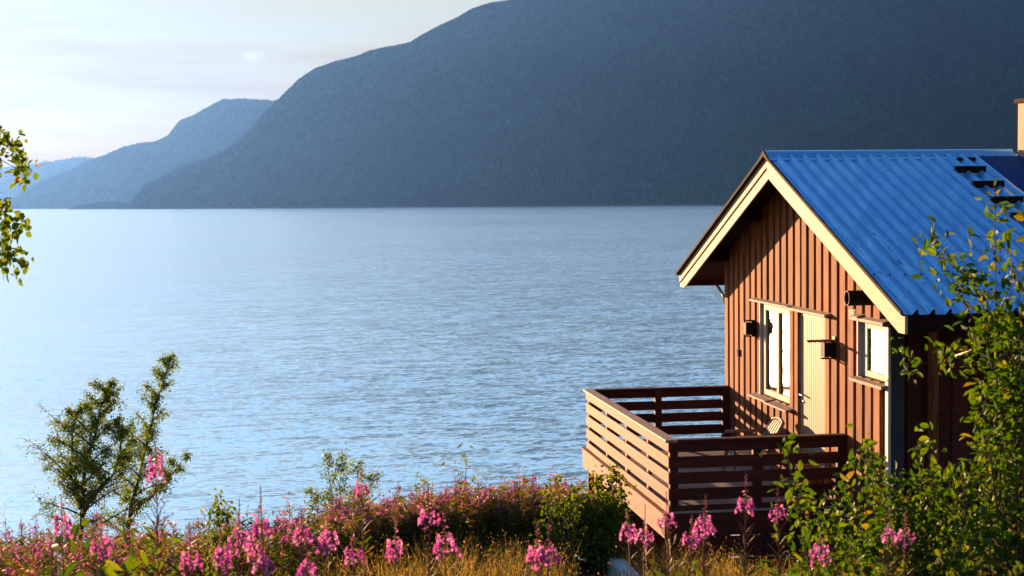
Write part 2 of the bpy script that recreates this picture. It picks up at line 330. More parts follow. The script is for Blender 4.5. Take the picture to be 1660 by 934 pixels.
# the ridge lines: (bearing as x over F, height over distance) pairs measured along the skyline
def skyline(pts):
    out = []
    for px, py in pts:
        d = dirpx(px, py); out.append((d.x/d.y, d.z/d.y))
    return np.array(out)
def massif(name, pts, b0, b1, dshore, dridge, label, seed, trees, tsize, rough=1.0, nb=520, nr=150):
    sk = skyline(pts); bs = np.linspace(b0, b1, nb); el = np.interp(bs, sk[:, 0], sk[:, 1])
    el = el + .0004*fbm(bs*90, bs*0, seed, 5)*np.clip(el*40, 0, 1)
    u = np.concatenate([np.linspace(0, 1, nr), np.linspace(1.02, 1.4, 14)])
    B, U = np.meshgrid(bs, u); E = np.interp(B, bs, el)
    ds = dshore(B); dr = dridge(B); D = ds + (dr - ds)*U
    H = np.maximum(E*dr - WZ, 0)
    prof = np.where(U <= 1, .80*U + .20*U**.5 - .0*U, 1 - 1.2*(U - 1))
    Zr = WZ - 3 + (H + 3)*np.clip(prof, 0, None)
    env = np.clip(U*8, 0, 1)*np.clip((1 - U)*6, 0, 1)
    Zr = Zr + rough*env*H*(.085*fbm(B*30 + U*1.6, U*3.6, seed + 1) + .02*fbm(B*110, U*13, seed + 2))
    # never above the skyline when seen from the lake side
    lim = np.maximum.accumulate(np.zeros_like(Zr), 0) + E*D
    Zr = np.where(U < 1, np.minimum(Zr, np.where(H > 5, lim - 2 + 0*lim, Zr)), Zr); Zr = np.maximum(Zr, WZ - 25)
    P = np.stack([B*D, D, Zr], -1); ny, nx = B.shape
    idx = np.arange(nx*ny).reshape(ny, nx); mb = MB()
    mb.arr(P.reshape(-1, 3), np.stack([idx[:-1,:-1], idx[:-1,1:], idx[1:,1:], idx[1:,:-1]], -1).reshape(-1, 4))
    mb.build(name, M['mount'], smooth=True, kind='structure')
    # trees on the slopes
    r = np.random.default_rng(seed + 5); i = r.uniform(0, nr - 1.001, trees); j = r.uniform(0, nb - 1.001, trees)
    k = trees//5; i[:k] = nr - 1 - r.exponential(1.6, k).clip(0, 20)
    i0 = i.astype(int); j0 = j.astype(int); fi = (i - i0)[:, None]; fj = (j - j0)[:, None]
    Q = P[i0, j0]*(1-fi)*(1-fj) + P[i0+1, j0]*fi*(1-fj) + P[i0, j0+1]*(1-fi)*fj + P[i0+1, j0+1]*fi*fj
    Q = Q[Q[:, 2] > WZ + 4]; n = len(Q); dist = Q[:, 1]
    s = tsize*r.uniform(.55, 1.35, n); w = s*r.uniform(.22, .42, n); th = r.uniform(0, 2, n)
    V = np.zeros((n, 4, 3))
    for q in range(3):
        V[:, q, 0] = Q[:, 0] + w*np.cos(th + q*2.094); V[:, q, 1] = Q[:, 1] + w*np.sin(th + q*2.094); V[:, q, 2] = Q[:, 2] - 2
    V[:, 3] = Q; V[:, 3, 2] += s
    b = np.arange(n)[:, None]*4; Fc = np.concatenate([b + [0, 1, 3], b + [1, 2, 3], b + [2, 0, 3]])
    mb = MB(); mb.arr(V.reshape(-1, 3), Fc)
    tag(mb.build('forest', M['forest']), label, 'forest', None, 'stuff')
lin = lambda a, b, c, d: (lambda B: np.interp(B, [a, b], [c, d]))
main = [(-400,334),(195,338),(205,337),(236,303),(282,279),(342,257),(372,242),(403,216),(428,186),(455,161),(483,133),(508,116),(543,103),(579,93),(600,85.6),(638,77),(665,71),(696,54),(727,38.5),(746,29),(766,17),(793,8),(827,2),(870,-3),(1000,-22),(1300,-45),(1660,-55),(2200,-60)]
second = [(-400,334),(-60,334),(20,327),(43,307),(75,294),(111,281),(141,264),(171,254),(201,241.6),(226,235),(252,232.5),(272,224),(292,199),(312,192),(342,174),(362,163.5),(400,163),(445,164.5),(520,150),(700,140),(900,160)]
third = [(-500,250),(-200,262),(-60,300),(0,292),(20,284),(45,276),(70,262),(90,262),(121,255),(166,257),(200,262),(260,280),(300,300),(420,330)]
fourth = [(-500,240),(-150,275),(-40,262),(0,270),(30,268),(60,266),(100,285),(160,300),(260,320)]
massif('mountain', main, -.2435, .42, lin(-.24, .15, 8000, 4900), lin(-.24, .2, 8400, 8800), 'dense dark conifer forest covering the big mountain across the fjord', 11, 200000, 12)
massif('far_mountain', second, -.36, -.02, lin(-.34, -.1, 12200, 9800), lin(-.34, -.15, 12800, 12200), 'hazy conifer forest on the second mountain behind the main slope', 23, 50000, 17, nb=300, nr=60)
massif('distant_hill', third, -.48, -.14, lin(-.4, -.1, 15200, 15200), lin(-.4, -.1, 16500, 16500), 'pale forest on the distant hill at the end of the fjord', 31, 8000, 22, nb=160, nr=30)
massif('farthest_hill', fourth, -.48, -.18, lin(-.4, -.1, 17600, 17600), lin(-.4, -.1, 18600, 18600), 'palest forest on the farthest hill beyond the fjord end', 37, 4000, 22, nb=120, nr=24)
# low islet at the tip of the main slope
mb = MB(); th = np.linspace(0, 2*math.pi, 25)[:-1]
for ex, dx, w_, h_ in ((-.2560, 0, 150, 26), (-.2475, 0, 160, 38), (-.2665, 0, 70, 12)):
    c = Vector((ex*9000, 9000, WZ)); rings = [(1, 0), (.8, .55), (.45, .9), (0.02, 1)]
    vs = [(c.x + w_*r_*math.cos(t)*(1+.15*math.sin(3*t)), c.y + 60*r_*math.sin(t), c.z - 1 + h_*z_*(1+.15*math.sin(5*t))) for r_, z_ in rings for t in th]
    mb.add(vs, [(i*24+k, i*24+(k+1) % 24, (i+1)*24+(k+1) % 24, (i+1)*24+k) for i in range(3) for k in range(24)])
mb.build('headland', M['mount'], kind='structure')

# haze
mb = MB(); mb.box(-19500, 19500, -400, 19800, -26, 1290)
hz = mb.build('haze', None, kind='stuff'); hz['label'] = 'thin blue haze hanging over the whole fjord'; hz['category'] = 'haze'
hm = bpy.data.materials.new('haze'); hm.use_nodes = True; hm.node_tree.nodes.clear()
pv = hm.node_tree.nodes.new('ShaderNodeVolumePrincipled'); ho = hm.node_tree.nodes.new('ShaderNodeOutputMaterial')
pv.inputs['Color'].default_value = (.08, .235, .71, 1); pv.inputs['Density'].default_value = 2.4e-5; pv.inputs['Anisotropy'].default_value = .6
hm.node_tree.links.new(pv.outputs[0], ho.inputs['Volume']); hz.data.materials.append(hm); hz.display_type = 'WIRE'
hm.cycles.homogeneous_volume = True

# ------------------------------------------------------------------ the cabin (house frame: s along gable from far to near, t along ridge, z up)
PSI = .1399; HX, HY = 3.6109, 21.1942
def hw(s, t, z=0):  # house frame to world
    return Vector((HX + t*math.cos(PSI) + s*math.sin(PSI), HY + t*math.sin(PSI) - s*math.cos(PSI), z))
S0, S1 = -2.875, 3.62
MID, KR, ZA = .597, .3663, .5445
TF = -.45                                  # plane of the gable's bargeboards
def zroof(s): return ZA - KR*abs(s - MID)
cabin = empty('cabin', (HX, HY, 0), PSI, 'brown timber cabin with blue metal roof standing above the fjord', 'cabin')
WB = -3.95                                 # bottom of wall boards
# openings in the gable wall
OPEN = [(-1.10, .33, -2.70, -1.43), (.60, 1.66, -3.62, -1.44), (2.76, 3.60, -2.04, -1.40)]
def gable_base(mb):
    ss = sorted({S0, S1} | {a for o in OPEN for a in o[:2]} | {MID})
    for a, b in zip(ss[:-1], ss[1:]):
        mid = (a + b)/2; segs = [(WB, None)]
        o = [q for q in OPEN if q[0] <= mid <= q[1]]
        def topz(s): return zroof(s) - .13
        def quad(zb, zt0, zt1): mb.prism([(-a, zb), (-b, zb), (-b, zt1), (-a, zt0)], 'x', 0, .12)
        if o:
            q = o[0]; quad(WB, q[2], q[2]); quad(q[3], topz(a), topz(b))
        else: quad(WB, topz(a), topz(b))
def gable_boards(mb):
    rnd = random.Random(3); s = S0
    while s < S1 - .1:
        w_ = .176 + rnd.uniform(-.012, .012); a, b = s, min(s + w_, S1 - .01); mid = (a+b)/2
        th_ = .043 + rnd.uniform(-.002, .003)
        # cut by openings (a board only partly over an opening is trimmed beside it)
        segs = [(a, b, WB - .02, None)]
        for q in OPEN:
            ns_ = []
            for (x0, x1, z0, z1) in segs:
                if x1 <= q[0] or x0 >= q[1]: ns_.append((x0, x1, z0, z1)); continue
                if z1 is not None and z1 <= q[2] + .001: ns_.append((x0, x1, z0, z1)); continue
                if q[2] - z0 > .1: ns_.append((x0, x1, z0, q[2]))
                ns_.append((x0, x1, q[3], z1))
                if x0 < q[0] - .03: ns_.append((x0, q[0], q[2], q[3]))
                if x1 > q[1] + .03: ns_.append((q[1], x1, q[2], q[3]))
            segs = ns_
        for (x0, x1, z0, z1) in segs:
            if z1 is None:
                t0, t1 = zroof(x0) - .125, zroof(x1) - .125
                if x0 < MID < x1: t0 = t1 = min(t0, t1)
            else: t0 = t1 = z1
            mb.prism([(-x0, z0), (-x1, z0), (-x1, t1), (-x0, t0)], 'x', -th_, -.001)
        s += .2785 + rnd.uniform(-.006, .006)
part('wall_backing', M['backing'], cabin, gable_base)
def walls(mb):
    gable_boards(mb)
    mb.h(S0, S0 + .12, .121, 6.6, WB, zroof(S0) - .15)
    t = .1
    while t < 6.5: mb.h(S0 - .03, S0 - .001, t, t + .17, WB - .02, zroof(S0) - .16); t += .27
    mb.prism([(-S0 - .12, WB), (-3.7, WB), (-3.7, zroof(3.7) - .15), (-MID, ZA - .15), (-S0 - .12, zroof(S0 + .12) - .15)], 'x', 6.6, 6.7)
part('wall', M['wall'], cabin, walls)
def near_wall(mb):
    # near side wall beside the corner and the projecting storage wall
    mb.h(S1 - .12, S1, .121, .46, WB, -1.45)
    mb.h(3.74, 3.85, .46, 6.6, WB, zroof(3.85) - .13)
    mb.h(S1 - .12, 3.738, .46, .58, WB, zroof(3.8) - .16)
    t = .62; 
    while t < 6.5: mb.h(3.851, 3.885, t, t + .17, WB - .02, zroof(3.9) - .14); t += .27
    mb.h(S1 + .001, S1 + .03, .20, .36, WB - .02, -1.47)
part('side_wall', M['rail'], cabin, near_wall)  # darker rail wood puts the shade of this side into its colour
part('foundation', M['conc'], cabin, lambda mb: (mb.h(S0 + .1, S1 - .08, .06, 6.5, -9.5, WB + .002), mb.h(S1 - .08, 3.80, .5, 6.5, -6, WB + .002)))
# lining strip facing the sun at the projecting wall
part('corner_board', M['wall'], cabin, lambda mb: mb.h(3.64, 3.90, .435, .458, WB - .04, zroof(3.9) - .12), bevel=.004)
part('corner_board', M['jamb'], cabin, lambda mb: mb.h(S1 + .002, S1 + .095, -.045, -.012, WB - .05, -1.42), bevel=.004, label='white corner board beside the small window')
part('corner_board', M['corner_shade'], cabin, lambda mb: mb.h(S1 + .002, S1 + .093, -.0118, .14, WB - .05, -1.42), bevel=.003, label='side of the white corner board with shade painted in')
# roof
P = .1732
def corrug(side):
    mb = MB(); prof = [(0, .0), (.085, .0), (.128, .048), (.152, .048), (.158, 0)]
    ts = []
    t = TF - .03
    k = 0
    while t < 2.19:
        for dx, dz in prof[:-1] if True else prof:
            ts.append((t + dx, dz))
        ts.append((t + .158, 0)); t += P; k += 1
    ts.append((2.20, 0)); ts += [(2.22, 0), (2.235, .03), (2.26, .03), (2.275, .0), (7.0, 0)]
    n = len(ts); cuts = np.linspace(0, 1, 26); L_ = 4.66
    vs = []
    for c in cuts:
        s = MID + side*(c*L_)
        for (t_, dz) in ts:
            wob = .0022*math.sin(c*31 + t_*7) + .0015*math.sin(c*57 + t_*23)
            vs.append((t_ + (.0015*math.sin(c*40 + t_*11) if 0 < dz else 0), -s, zroof(s) + dz + wob))
    fs = [(i*n+k, i*n+k+1, (i+1)*n+k+1, (i+1)*n+k) for i in range(len(cuts)-1) for k in range(n-1)]
    if side > 0: fs = [f[::-1] for f in fs]
    mb.add(vs, fs); return mb
near = corrug(1).build('roof', M['roof'], cabin)
md = near.modifiers.new('thick', 'SOLIDIFY'); md.thickness = .004; md.offset = -1
far_ = corrug(-1).build('roof', M['roof'], cabin); md = far_.modifiers.new('thick', 'SOLIDIFY'); md.thickness = .004; md.offset = -1
def ridge(mb):
    for sg in (1, -1):
        vs = []
        pr_ = [(0, .055), (.05, .05), (.06, .032), (.20, -.045 + .03)]
        prof = [(0, ZA + .062), (.045, ZA + .052), (.055, ZA + .03), (.185, ZA - .185*KR + .026), (.19, ZA - .19*KR + .008)]
        poly = [(-(MID + sg*a), z) for a, z in prof] + [(-(MID + sg*a), z - .004) for a, z in prof[::-1]]
        mb.prism(poly if sg < 0 else poly[::-1], 'x', TF - .03, 2.82)
part('ridge_cap', M['roof'], near, ridge)
def screws(mb):
    k = 0
    t = TF - .03 + .137
    while t < 2.8:
        mb.tube([(t - .06, -(MID + .15), zroof(MID + .15) + .022), (t - .06, -(MID + .15), zroof(MID + .15) + .034)], .009, 8); t += P
    for s in (1.55, 2.45, 3.35, 4.3, 5.1):
        t = TF + .02; i = 0
        while t < 2.2:
            if (i*3 + int(s*7)) % 3 == 0: mb.tube([(t, -s, zroof(s) + .0), (t, -s, zroof(s) + .010)], .009, 8)
            t += P; i += 1
part('screws', M['black'], near, screws)
part('flashing', M['black'], near, lambda mb: (mb.prism([(-.80, zroof(.80) + .004), (-.86, zroof(.86) + .004), (-.86, zroof(.86) + .03), (-.80, zroof(.80) + .03)], 'x', 2.0, 3.6), ))
def under(sg):
    def f(mb):
        e = MID + sg*4.60
        mb.prism([(-MID, ZA - .02), (-e, zroof(e) - .02), (-e, zroof(e) - .11), (-MID, ZA - .11)][::sg], 'x', TF + .035, 6.95)
        mb.h(min(e, e + sg*.025), max(e, e + sg*.025), TF + .035, 6.95, zroof(e) - .205, zroof(e) - .02)
        # purlin
        for q in (1.6, 3.3): mb.h(MID + sg*q - .04, MID + sg*q + .04, TF + .04, .1, zroof(MID + q) - .26, zroof(MID + q) - .112)
    return f
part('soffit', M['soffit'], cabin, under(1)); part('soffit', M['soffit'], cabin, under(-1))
def barge(sg, d0, d1, t0, t1):
    e = 4.611; ze = zroof(MID + e)
    def f(mb):
        low = .215; pts = [(MID, ZA - d0), (MID + sg*e, ze - d0)]
        if d1 > low + .001:
            pts += [(MID + sg*e, ze - low), (MID + sg*(e - (d1 - low)/KR), ze - low)]
        else: pts += [(MID + sg*e, ze - d1)]
        pts += [(MID, ZA - d1)]
        poly = [(-a, z) for a, z in pts]; mb.prism(poly if sg < 0 else poly[::-1], 'x', t0, t1)
    return f
part('bargeboard', M['barge'], cabin, barge(-1, .012, .145, TF - .001, TF + .03), bevel=.003)
part('bargeboard', M['barge'], cabin, barge(-1, .172, .305, TF + .012, TF + .034), bevel=.003)
part('bargeboard', M['barge'], cabin, barge(-1, .146, .171, TF + .022, TF + .033), label='thin dark batten between the two boards')
part('bargeboard', M['barge'], cabin, barge(1, .012, .275, TF, TF + .032), bevel=.003)
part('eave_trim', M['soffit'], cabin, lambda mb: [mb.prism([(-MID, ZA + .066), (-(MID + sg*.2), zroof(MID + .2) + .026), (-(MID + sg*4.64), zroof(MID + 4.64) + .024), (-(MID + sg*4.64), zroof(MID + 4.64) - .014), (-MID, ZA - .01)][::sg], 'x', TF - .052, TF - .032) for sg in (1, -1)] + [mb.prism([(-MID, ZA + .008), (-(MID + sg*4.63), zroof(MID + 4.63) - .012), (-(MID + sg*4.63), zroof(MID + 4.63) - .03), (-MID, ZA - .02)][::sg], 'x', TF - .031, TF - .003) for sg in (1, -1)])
part('rafter_end', M['barge'], cabin, lambda mb: mb.tube([hw(0, 0) * 0 + Vector((TF + .05, -5.17, -1.30)), Vector((TF + .17, -5.17, -1.30))], .045, 12))
part('gutter_pipe', M['white'], cabin, lambda mb: mb.tube([(.28, -5.1, -1.38), (.34, -5.08, -1.42), (.40, -5.0, -1.50), (.37, -4.9, -1.58), (.28, -4.75, -1.64)], .018, 8), smooth=True)
part('gutter_pipe', M['white'], cabin, lambda mb: mb.tube([(.0, 3.45, -1.32), (.0, 3.1, -1.45), (.0, 2.93, -1.62)], .022, 8), smooth=True)
# smooth dark sheet round the chimney
part('flashing', M['navy'], near, lambda mb: mb.prism([(-(MID + .19), zroof(MID + .19) + .036), (-(MID + 3.2), zroof(MID + 3.2) + .036), (-(MID + 3.2), zroof(MID + 3.2) + .004), (-(MID + .19), zroof(MID + .19) + .004)], 'x', 2.30, 4.2))
# chimney
ch = part('chimney', M['chim'], cabin, lambda mb: mb.h(MID + .08, MID + .78, 2.87, 3.65, -.2, 1.19), bevel=.006)
part('cap', M['soffit'], ch, lambda mb: mb.h(MID + .04, MID + .82, 2.83, 3.69, 1.191, 1.24))
part('collar', M['black'], ch, lambda mb: mb.h(MID + .062, MID + .80, 2.852, 3.668, -.1, .40))
# roof ladder steps
for i in range(6):
    s = 1.27 + i*.517
    def step(mb, s=s):
        z = zroof(s)
        mb.h(s - .02, s + .075, 1.75, 2.145, z + .062, z + .078)
        mb.h(s + .055, s + .067, 1.75, 2.145, z - .01, z + .0619)
        for t in (1.765, 2.12): mb.h(s - .01, s + .044, t, t + .012, z - .02, z + .0519)
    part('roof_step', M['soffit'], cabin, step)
# big window
def frame(s0, s1, z0, z1, w_, t0, t1, mull=()):
    def f(mb):
        mb.h(s0, s0 + w_, t0, t1, z0, z1); mb.h(s1 - w_, s1, t0, t1, z0, z1)
        mb.h(s0 + w_, s1 - w_, t0 + .001, t1, z0, z0 + w_); mb.h(s0 + w_, s1 - w_, t0 + .001, t1, z1 - w_, z1)
        for a in mull: mb.h(a - .045, a + .045, t0 + .001, t1, z0 + w_, z1 - w_)
    return f
w1 = part('window', M['white'], cabin, frame(-.985, .245, -2.69, -1.45, .075, -.012, .05, (-.365,)), bevel=.004, label='wide two-pane window left of the door')
part('pane', M['glass'], w1, lambda mb: mb.h(-.91, -.41, .02, .03, -2.615, -1.525)); part('pane', M['glass'], w1, lambda mb: mb.h(-.32, .17, .02, .03, -2.615, -1.525))
part('reveal', M['jamb'], w1, lambda mb: (mb.h(-1.099, -1.075, -.045, .06, -2.70, -1.43), mb.h(-1.075, -.986, .0, .06, -2.70, -1.43)))
part('casing', M['wall'], w1, lambda mb: mb.h(.246, .345, -.045, .10, -2.72, -1.42))
part('sill', M['grey_wood'], w1, lambda mb: (mb.prism([(0, -2.742), (0, -2.708), (-.165, -2.738), (-.165, -2.762)], 'y', -.44, .55), mb.prism([(0, -2.722), (0, -2.70), (-.165, -2.722), (-.165, -2.746)], 'y', .47, 1.29)), bevel=.002)
part('drip_board', M['grey_wood'], cabin, lambda mb: (mb.prism([(0, -1.40), (0, -1.37), (-.13, -1.395), (-.13, -1.42)], 'y', -.40, 1.29), mb.prism([(0, -1.412), (0, -1.375), (-.13, -1.405), (-.13, -1.435)], 'y', -1.86, -.40)), bevel=.002)
# door
def door(mb):
    n = 13; a, b = .665, 1.603; w_ = (b - a)/n
    for i in range(n): mb.h(a + i*w_, a + (i+1)*w_ - .010, -.008, .02, -3.52, -1.50)
    mb.h(a, b, .006, .028, -3.52, -1.50)
dr = part('door', M['door'], cabin, door, bevel=.002)
part('handle', M['steel'], dr, lambda mb: (mb.tube([(-.005, -.72, -2.50), (-.055, -.72, -2.50)], .012, 10), mb.tube([(-.055, -.70, -2.50), (-.055, -.83, -2.505)], .011, 10), mb.tube([(-.004, -.72, -2.59), (-.022, -.72, -2.59)], .018, 12)), smooth=True)
part('door_frame', M['white'], dr, lambda mb: (mb.h(.605, .662, -.012, .05, -3.60, -1.445), mb.h(1.606, 1.655, -.012, .05, -3.60, -1.445), mb.h(.662, 1.606, -.011, .05, -1.497, -1.445), mb.h(.662, 1.606, -.03, .05, -3.60, -3.525)))
part('casing', M['wall'], dr, lambda mb: (mb.h(.46, .598, -.05, -.002, WB, -1.43), mb.h(1.66, 1.80, -.05, -.002, WB, -1.43)), bevel=.003)
# small window
w2 = part('window', M['white'], cabin, frame(2.90, 3.59, -2.03, -1.41, .07, -.005, .05), bevel=.004, label='small square window by the corner')
part('pane', M['glass'], w2, lambda mb: mb.h(2.97, 3.52, .02, .03, -1.96, -1.48))
part('reveal', M['jamb'], w2, lambda mb: (mb.h(2.76, 2.785, -.05, .06, -2.04, -1.40), mb.h(2.785, 2.899, .012, .06, -2.04, -1.40)))
part('sill', M['grey_wood'], w2, lambda mb: mb.prism([(0, -2.08), (0, -2.045), (-.12, -2.065), (-.12, -2.10)], 'y', -3.70, -2.68), bevel=.002)
part('drip_board', M['grey_wood'], w2, lambda mb: (mb.prism([(0, -1.395), (0, -1.33), (-.11, -1.365), (-.11, -1.40)], 'y', -3.71, -2.66), mb.prism([(-.01, -1.33), (-.01, -1.315), (-.125, -1.35), (-.125, -1.366)], 'y', -2.96, -2.80)), bevel=.002)
# wall fittings
def lamp(s, z, label):
    l_ = part('wall_lamp', M['black'], cabin, lambda mb: mb.h(s - .055, s + .075, -.19, -.038, z - .085, z + .085), bevel=.004, label=label)
    part('cap', M['black'], l_, lambda mb: (mb.h(s - .065, s + .0, -.20, -.04, z + .10, z + .116), mb.h(s - .065, s + .0, -.20, -.04, z - .116, z - .10), mb.h(s - .03, s + .05, -.10, -.038, z - .10, z + .10)))
lamp(-1.33, -1.81, 'square black lamp left of the wide window'); lamp(1.97, -1.81, 'square black lamp right of the door')
def rod(mb):
    pts = [(-.38 + .34*i/60, -1.99 + .010*math.sin(i*1.9), -1.703 + .010*math.cos(i*1.9)) for i in range(61)]
    mb.tube(pts, .011, 6); mb.box(-.06, -.036, -2.03, -1.95, -1.76, -1.65)
part('bracket', M['copper'], cabin, rod, label='twisted iron bracket above the lamp by the door')
part('socket', M['soffit'], cabin, lambda mb: mb.h(-2.12, -2.04, -.075, -.03, -2.27, -2.17), bevel=.004)
def flue(mb):
    n = 24; s, z = 3.28, -1.115; ts = [(-.36, .082), (-.36, .076), (-.15, .076)]
    mb.tube([(-.36, -s, z), (-.02, -s, z)], .085, n, False)
    mb.tube([(-.02, -s, z), (-.36, -s, z)], .074, n, False)
    a = [(-.36, -s + .085*math.cos(2*math.pi*k/n), z + .085*math.sin(2*math.pi*k/n)) for k in range(n)] + [(-.36, -s + .074*math.cos(2*math.pi*k/n), z + .074*math.sin(2*math.pi*k/n)) for k in range(n)]
    mb.add(a, [(k, (k+1) % n, n+(k+1) % n, n+k) for k in range(n)]); mb.box(-.04, -.03, -s-.07, -s+.07, z-.07, z+.07)
part('flue_pipe', M['flue'], cabin, flue, smooth=True)
part('vent_grille', M['white'], cabin, lambda mb: [mb.h(2.49, 2.66, -.052, -.038, -1.395 + i*.022, -1.384 + i*.022) for i in range(5)] + [mb.h(2.48, 2.67, -.040, -.030, -1.41, -1.285)])

# ------------------------------------------------------------------ deck
D = 2.187; FZ = -3.60; SF, SN = -2.72, 2.42
deck = empty('wooden_deck', (HX, HY, 0), PSI, 'raised wooden deck with horizontal board railing before the cabin gable', 'deck')
def planks(mb):
    s = SF + .03
    while s < SN - .05:
        mb.h(s, s + .115, -D + .03, -.06, FZ - .03, FZ); s += .122
part('floor', M['floor'], deck, planks)
BZ = [(-2.914, -2.80), (-3.100, -2.968), (-3.284, -3.150), (-3.476, -3.338), (-3.630, -3.536)]
def railboards(kind):
    def f(mb):
        for i, (a, b) in enumerate(BZ):
            if kind == 'front': mb.h(SF + .004*i, SN, -D, -D + .022, a, b)
            if kind == 'near': mb.h(SN - .024, SN, -D + .023, -.045, a, b)
            if kind == 'far': mb.h(SF, SF + .024, -D + .023, -.045, a, b)
    return f
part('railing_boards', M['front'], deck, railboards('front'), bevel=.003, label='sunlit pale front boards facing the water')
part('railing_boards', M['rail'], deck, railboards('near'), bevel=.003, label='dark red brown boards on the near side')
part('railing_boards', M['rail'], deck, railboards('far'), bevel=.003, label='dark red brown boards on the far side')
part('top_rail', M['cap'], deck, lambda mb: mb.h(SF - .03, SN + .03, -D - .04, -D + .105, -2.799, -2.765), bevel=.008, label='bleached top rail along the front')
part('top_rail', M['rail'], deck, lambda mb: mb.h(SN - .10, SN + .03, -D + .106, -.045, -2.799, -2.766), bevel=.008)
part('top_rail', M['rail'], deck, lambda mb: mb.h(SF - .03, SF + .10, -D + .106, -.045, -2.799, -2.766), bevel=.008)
for s in (SF + .07, -1.32, -.04, 1.22): part('post', M['front'], deck, lambda mb: mb.h(s - .045, s + .045, -D + .023, -D + .07, FZ - .2, -2.80))
part('post', M['rail'], deck, lambda mb: mb.h(SN - .12, SN - .026, -D + .023, -D + .12, -4.0, -2.80))
for s, sg in ((SN, -1), (SF, 1)):
    for t in (-1.12, -.10): part('post', M['rail'], deck, lambda mb: mb.h(min(s + sg*.026, s + sg*.10), max(s + sg*.026, s + sg*.10), t - .05, t + .05, FZ - .15, -2.80))
part('front_beam', M['front'], deck, lambda mb: (mb.h(SF - .06, SN - .02, -D - .045, -D - .002, -3.92, -3.655), mb.h(SF - .10, SN - .02, -D - .06, -D - .002, -3.653, -3.635)), bevel=.003, label='broad sunlit beam below the front boards')
part('side_beam_shade_skirt', M['rail'], deck, lambda mb: (mb.h(SN - .045, SN, -D + .0, -.02, -3.90, -3.64), mb.h(SN - .05, SN - .02, -D + .02, -.02, -4.16, -3.92), mb.h(SN - .05, SN - .02, -D + .02, -.02, -4.42, -4.18), mb.h(SN - .05, SN - .02, -D + .02, -.02, -4.70, -4.44)))  # boards below the beam added where only shade lies under the deck
part('side_beam_shade_skirt', M['rail'], deck, lambda mb: (mb.h(SF, SF + .045, -D + .0, -.02, -3.90, -3.64), mb.h(SF + .02, SF + .05, -D + .02, -.02, -7.2, -3.92)))  # tall dark panel below the beam added to darken the open underside
for s in (SF + .3, -.95, .9, SN - .2):
    for t in (-D + .12, -.6):
        w = hw(s, t); part('leg', M['front'], deck, lambda mb: mb.h(s - .05, s + .05, t - .05, t + .05, gz(w.x, w.y) - .3, -3.66))

# chair
def chair():
    c = hw(.30, -.62, FZ); r = empty('garden_chair', c, PSI, 'pale plastic garden chair on the deck beside the wide window', 'chair'); r.scale = (1, 1, .83)
    # faces -t (local -x); y across
    def seat(mb):
        g = []
        for i in range(9):
            for j in range(9):
                x = -.24 + .46*i/8; y = -.22 + .44*j/8; z = .43 - .02*math.sin(math.pi*j/8) - .02*i/8 - (.03 if i == 0 else 0)
                g.append((x, y, z))
        g2 = [(x, y, z - .014) for x, y, z in g]
        q = lambda i, j: i*9 + j
        mb.add(g + g2, [(q(i,j), q(i+1,j), q(i+1,j+1), q(i,j+1)) for i in range(8) for j in range(8)] + [(81+q(i,j), 81+q(i,j+1), 81+q(i+1,j+1), 81+q(i+1,j)) for i in range(8) for j in range(8)] +
               [(q(i,0), 81+q(i,0), 81+q(i+1,0), q(i+1,0)) for i in range(8)] + [(q(i+1,8), 81+q(i+1,8), 81+q(i,8), q(i,8)) for i in range(8)] + [(q(0,j+1), 81+q(0,j+1), 81+q(0,j), q(0,j)) for j in range(8)] + [(q(8,j), 81+q(8,j), 81+q(8,j+1), q(8,j+1)) for j in range(8)])
    part('seat', M['plastic'], r, seat, smooth=True)
    def back(mb):
        def slat(y0, y1, z0=.44, ztop=None):
            vs = []; n = 10
            for k in range(n+1):
                u = k/n
                for y in (y0, y1):
                    zt = .90 - .55*(y**2)*1.6; z = z0 + (zt - z0)*u; x = .20 + .17*u + .05*u*u - .28*(y*y)*(.3 + u)
                    vs.append((x, y*(1 + .14*math.sin(u*math.pi)), z))
            vs2 = [(x + .012, y, z) for x, y, z in vs]; m_ = len(vs)
            mb.add(vs + vs2, [(2*k, 2*k+1, 2*k+3, 2*k+2) for k in range(n)] + [(m_+2*k, m_+2*k+2, m_+2*k+3, m_+2*k+1) for k in range(n)] + [(2*k, 2*k+2, m_+2*k+2, m_+2*k) for k in range(n)] + [(2*k+1, m_+2*k+1, m_+2*k+3, 2*k+3) for k in range(n)] + [(2*n, 2*n+1, m_+2*n+1, m_+2*n)])
        for y in (-.20, -.125, -.05, .025, .10, .165): slat(y, y + .064)
        pts = [(.20 + .22 - .36*(y*y), y*1.02, .90 - .88*(y*y)) for y in np.linspace(-.235, .235, 13)]
        mb.tube(pts, .020, 8)
        for s in (-1, 1): mb.tube([(.20, s*.225, .42), (.29, s*.245, .62), (.40, s*.235, .85)], .020, 8)
    part('backrest', M['plastic'], r, back, smooth=True)
    for s in (-1, 1):
        part('armrest', M['plastic'], r, lambda mb: mb.tube([(-.25, s*.25, .40), (-.27, s*.27, .62), (-.22, s*.28, .665), (-.05, s*.28, .67), (.12, s*.275, .665), (.33, s*.25, .70)], [.016, .018, .026, .028, .028, .022], 8), smooth=True)
        part('leg', M['plastic'], r, lambda mb: mb.tube([(-.22, s*.21, .43), (-.27, s*.25, 0)], [.026, .018], 8)); part('leg', M['plastic'], r, lambda mb: mb.tube([(.20, s*.20, .43), (.28, s*.24, 0)], [.026, .018], 8))
chair()
pw = hw(2.02, -.36, FZ)
sau = MB(); sau.lathe([(.0, .0), (.14, 0), (.20, .035), (.205, .05), (.19, .05), (.13, .018), (0, .015)]); so_ = sau.build('plant_saucer', M['white'], smooth=True); so_.location = pw
tag(so_, 'white saucer under the brown pot on the deck', 'saucer')
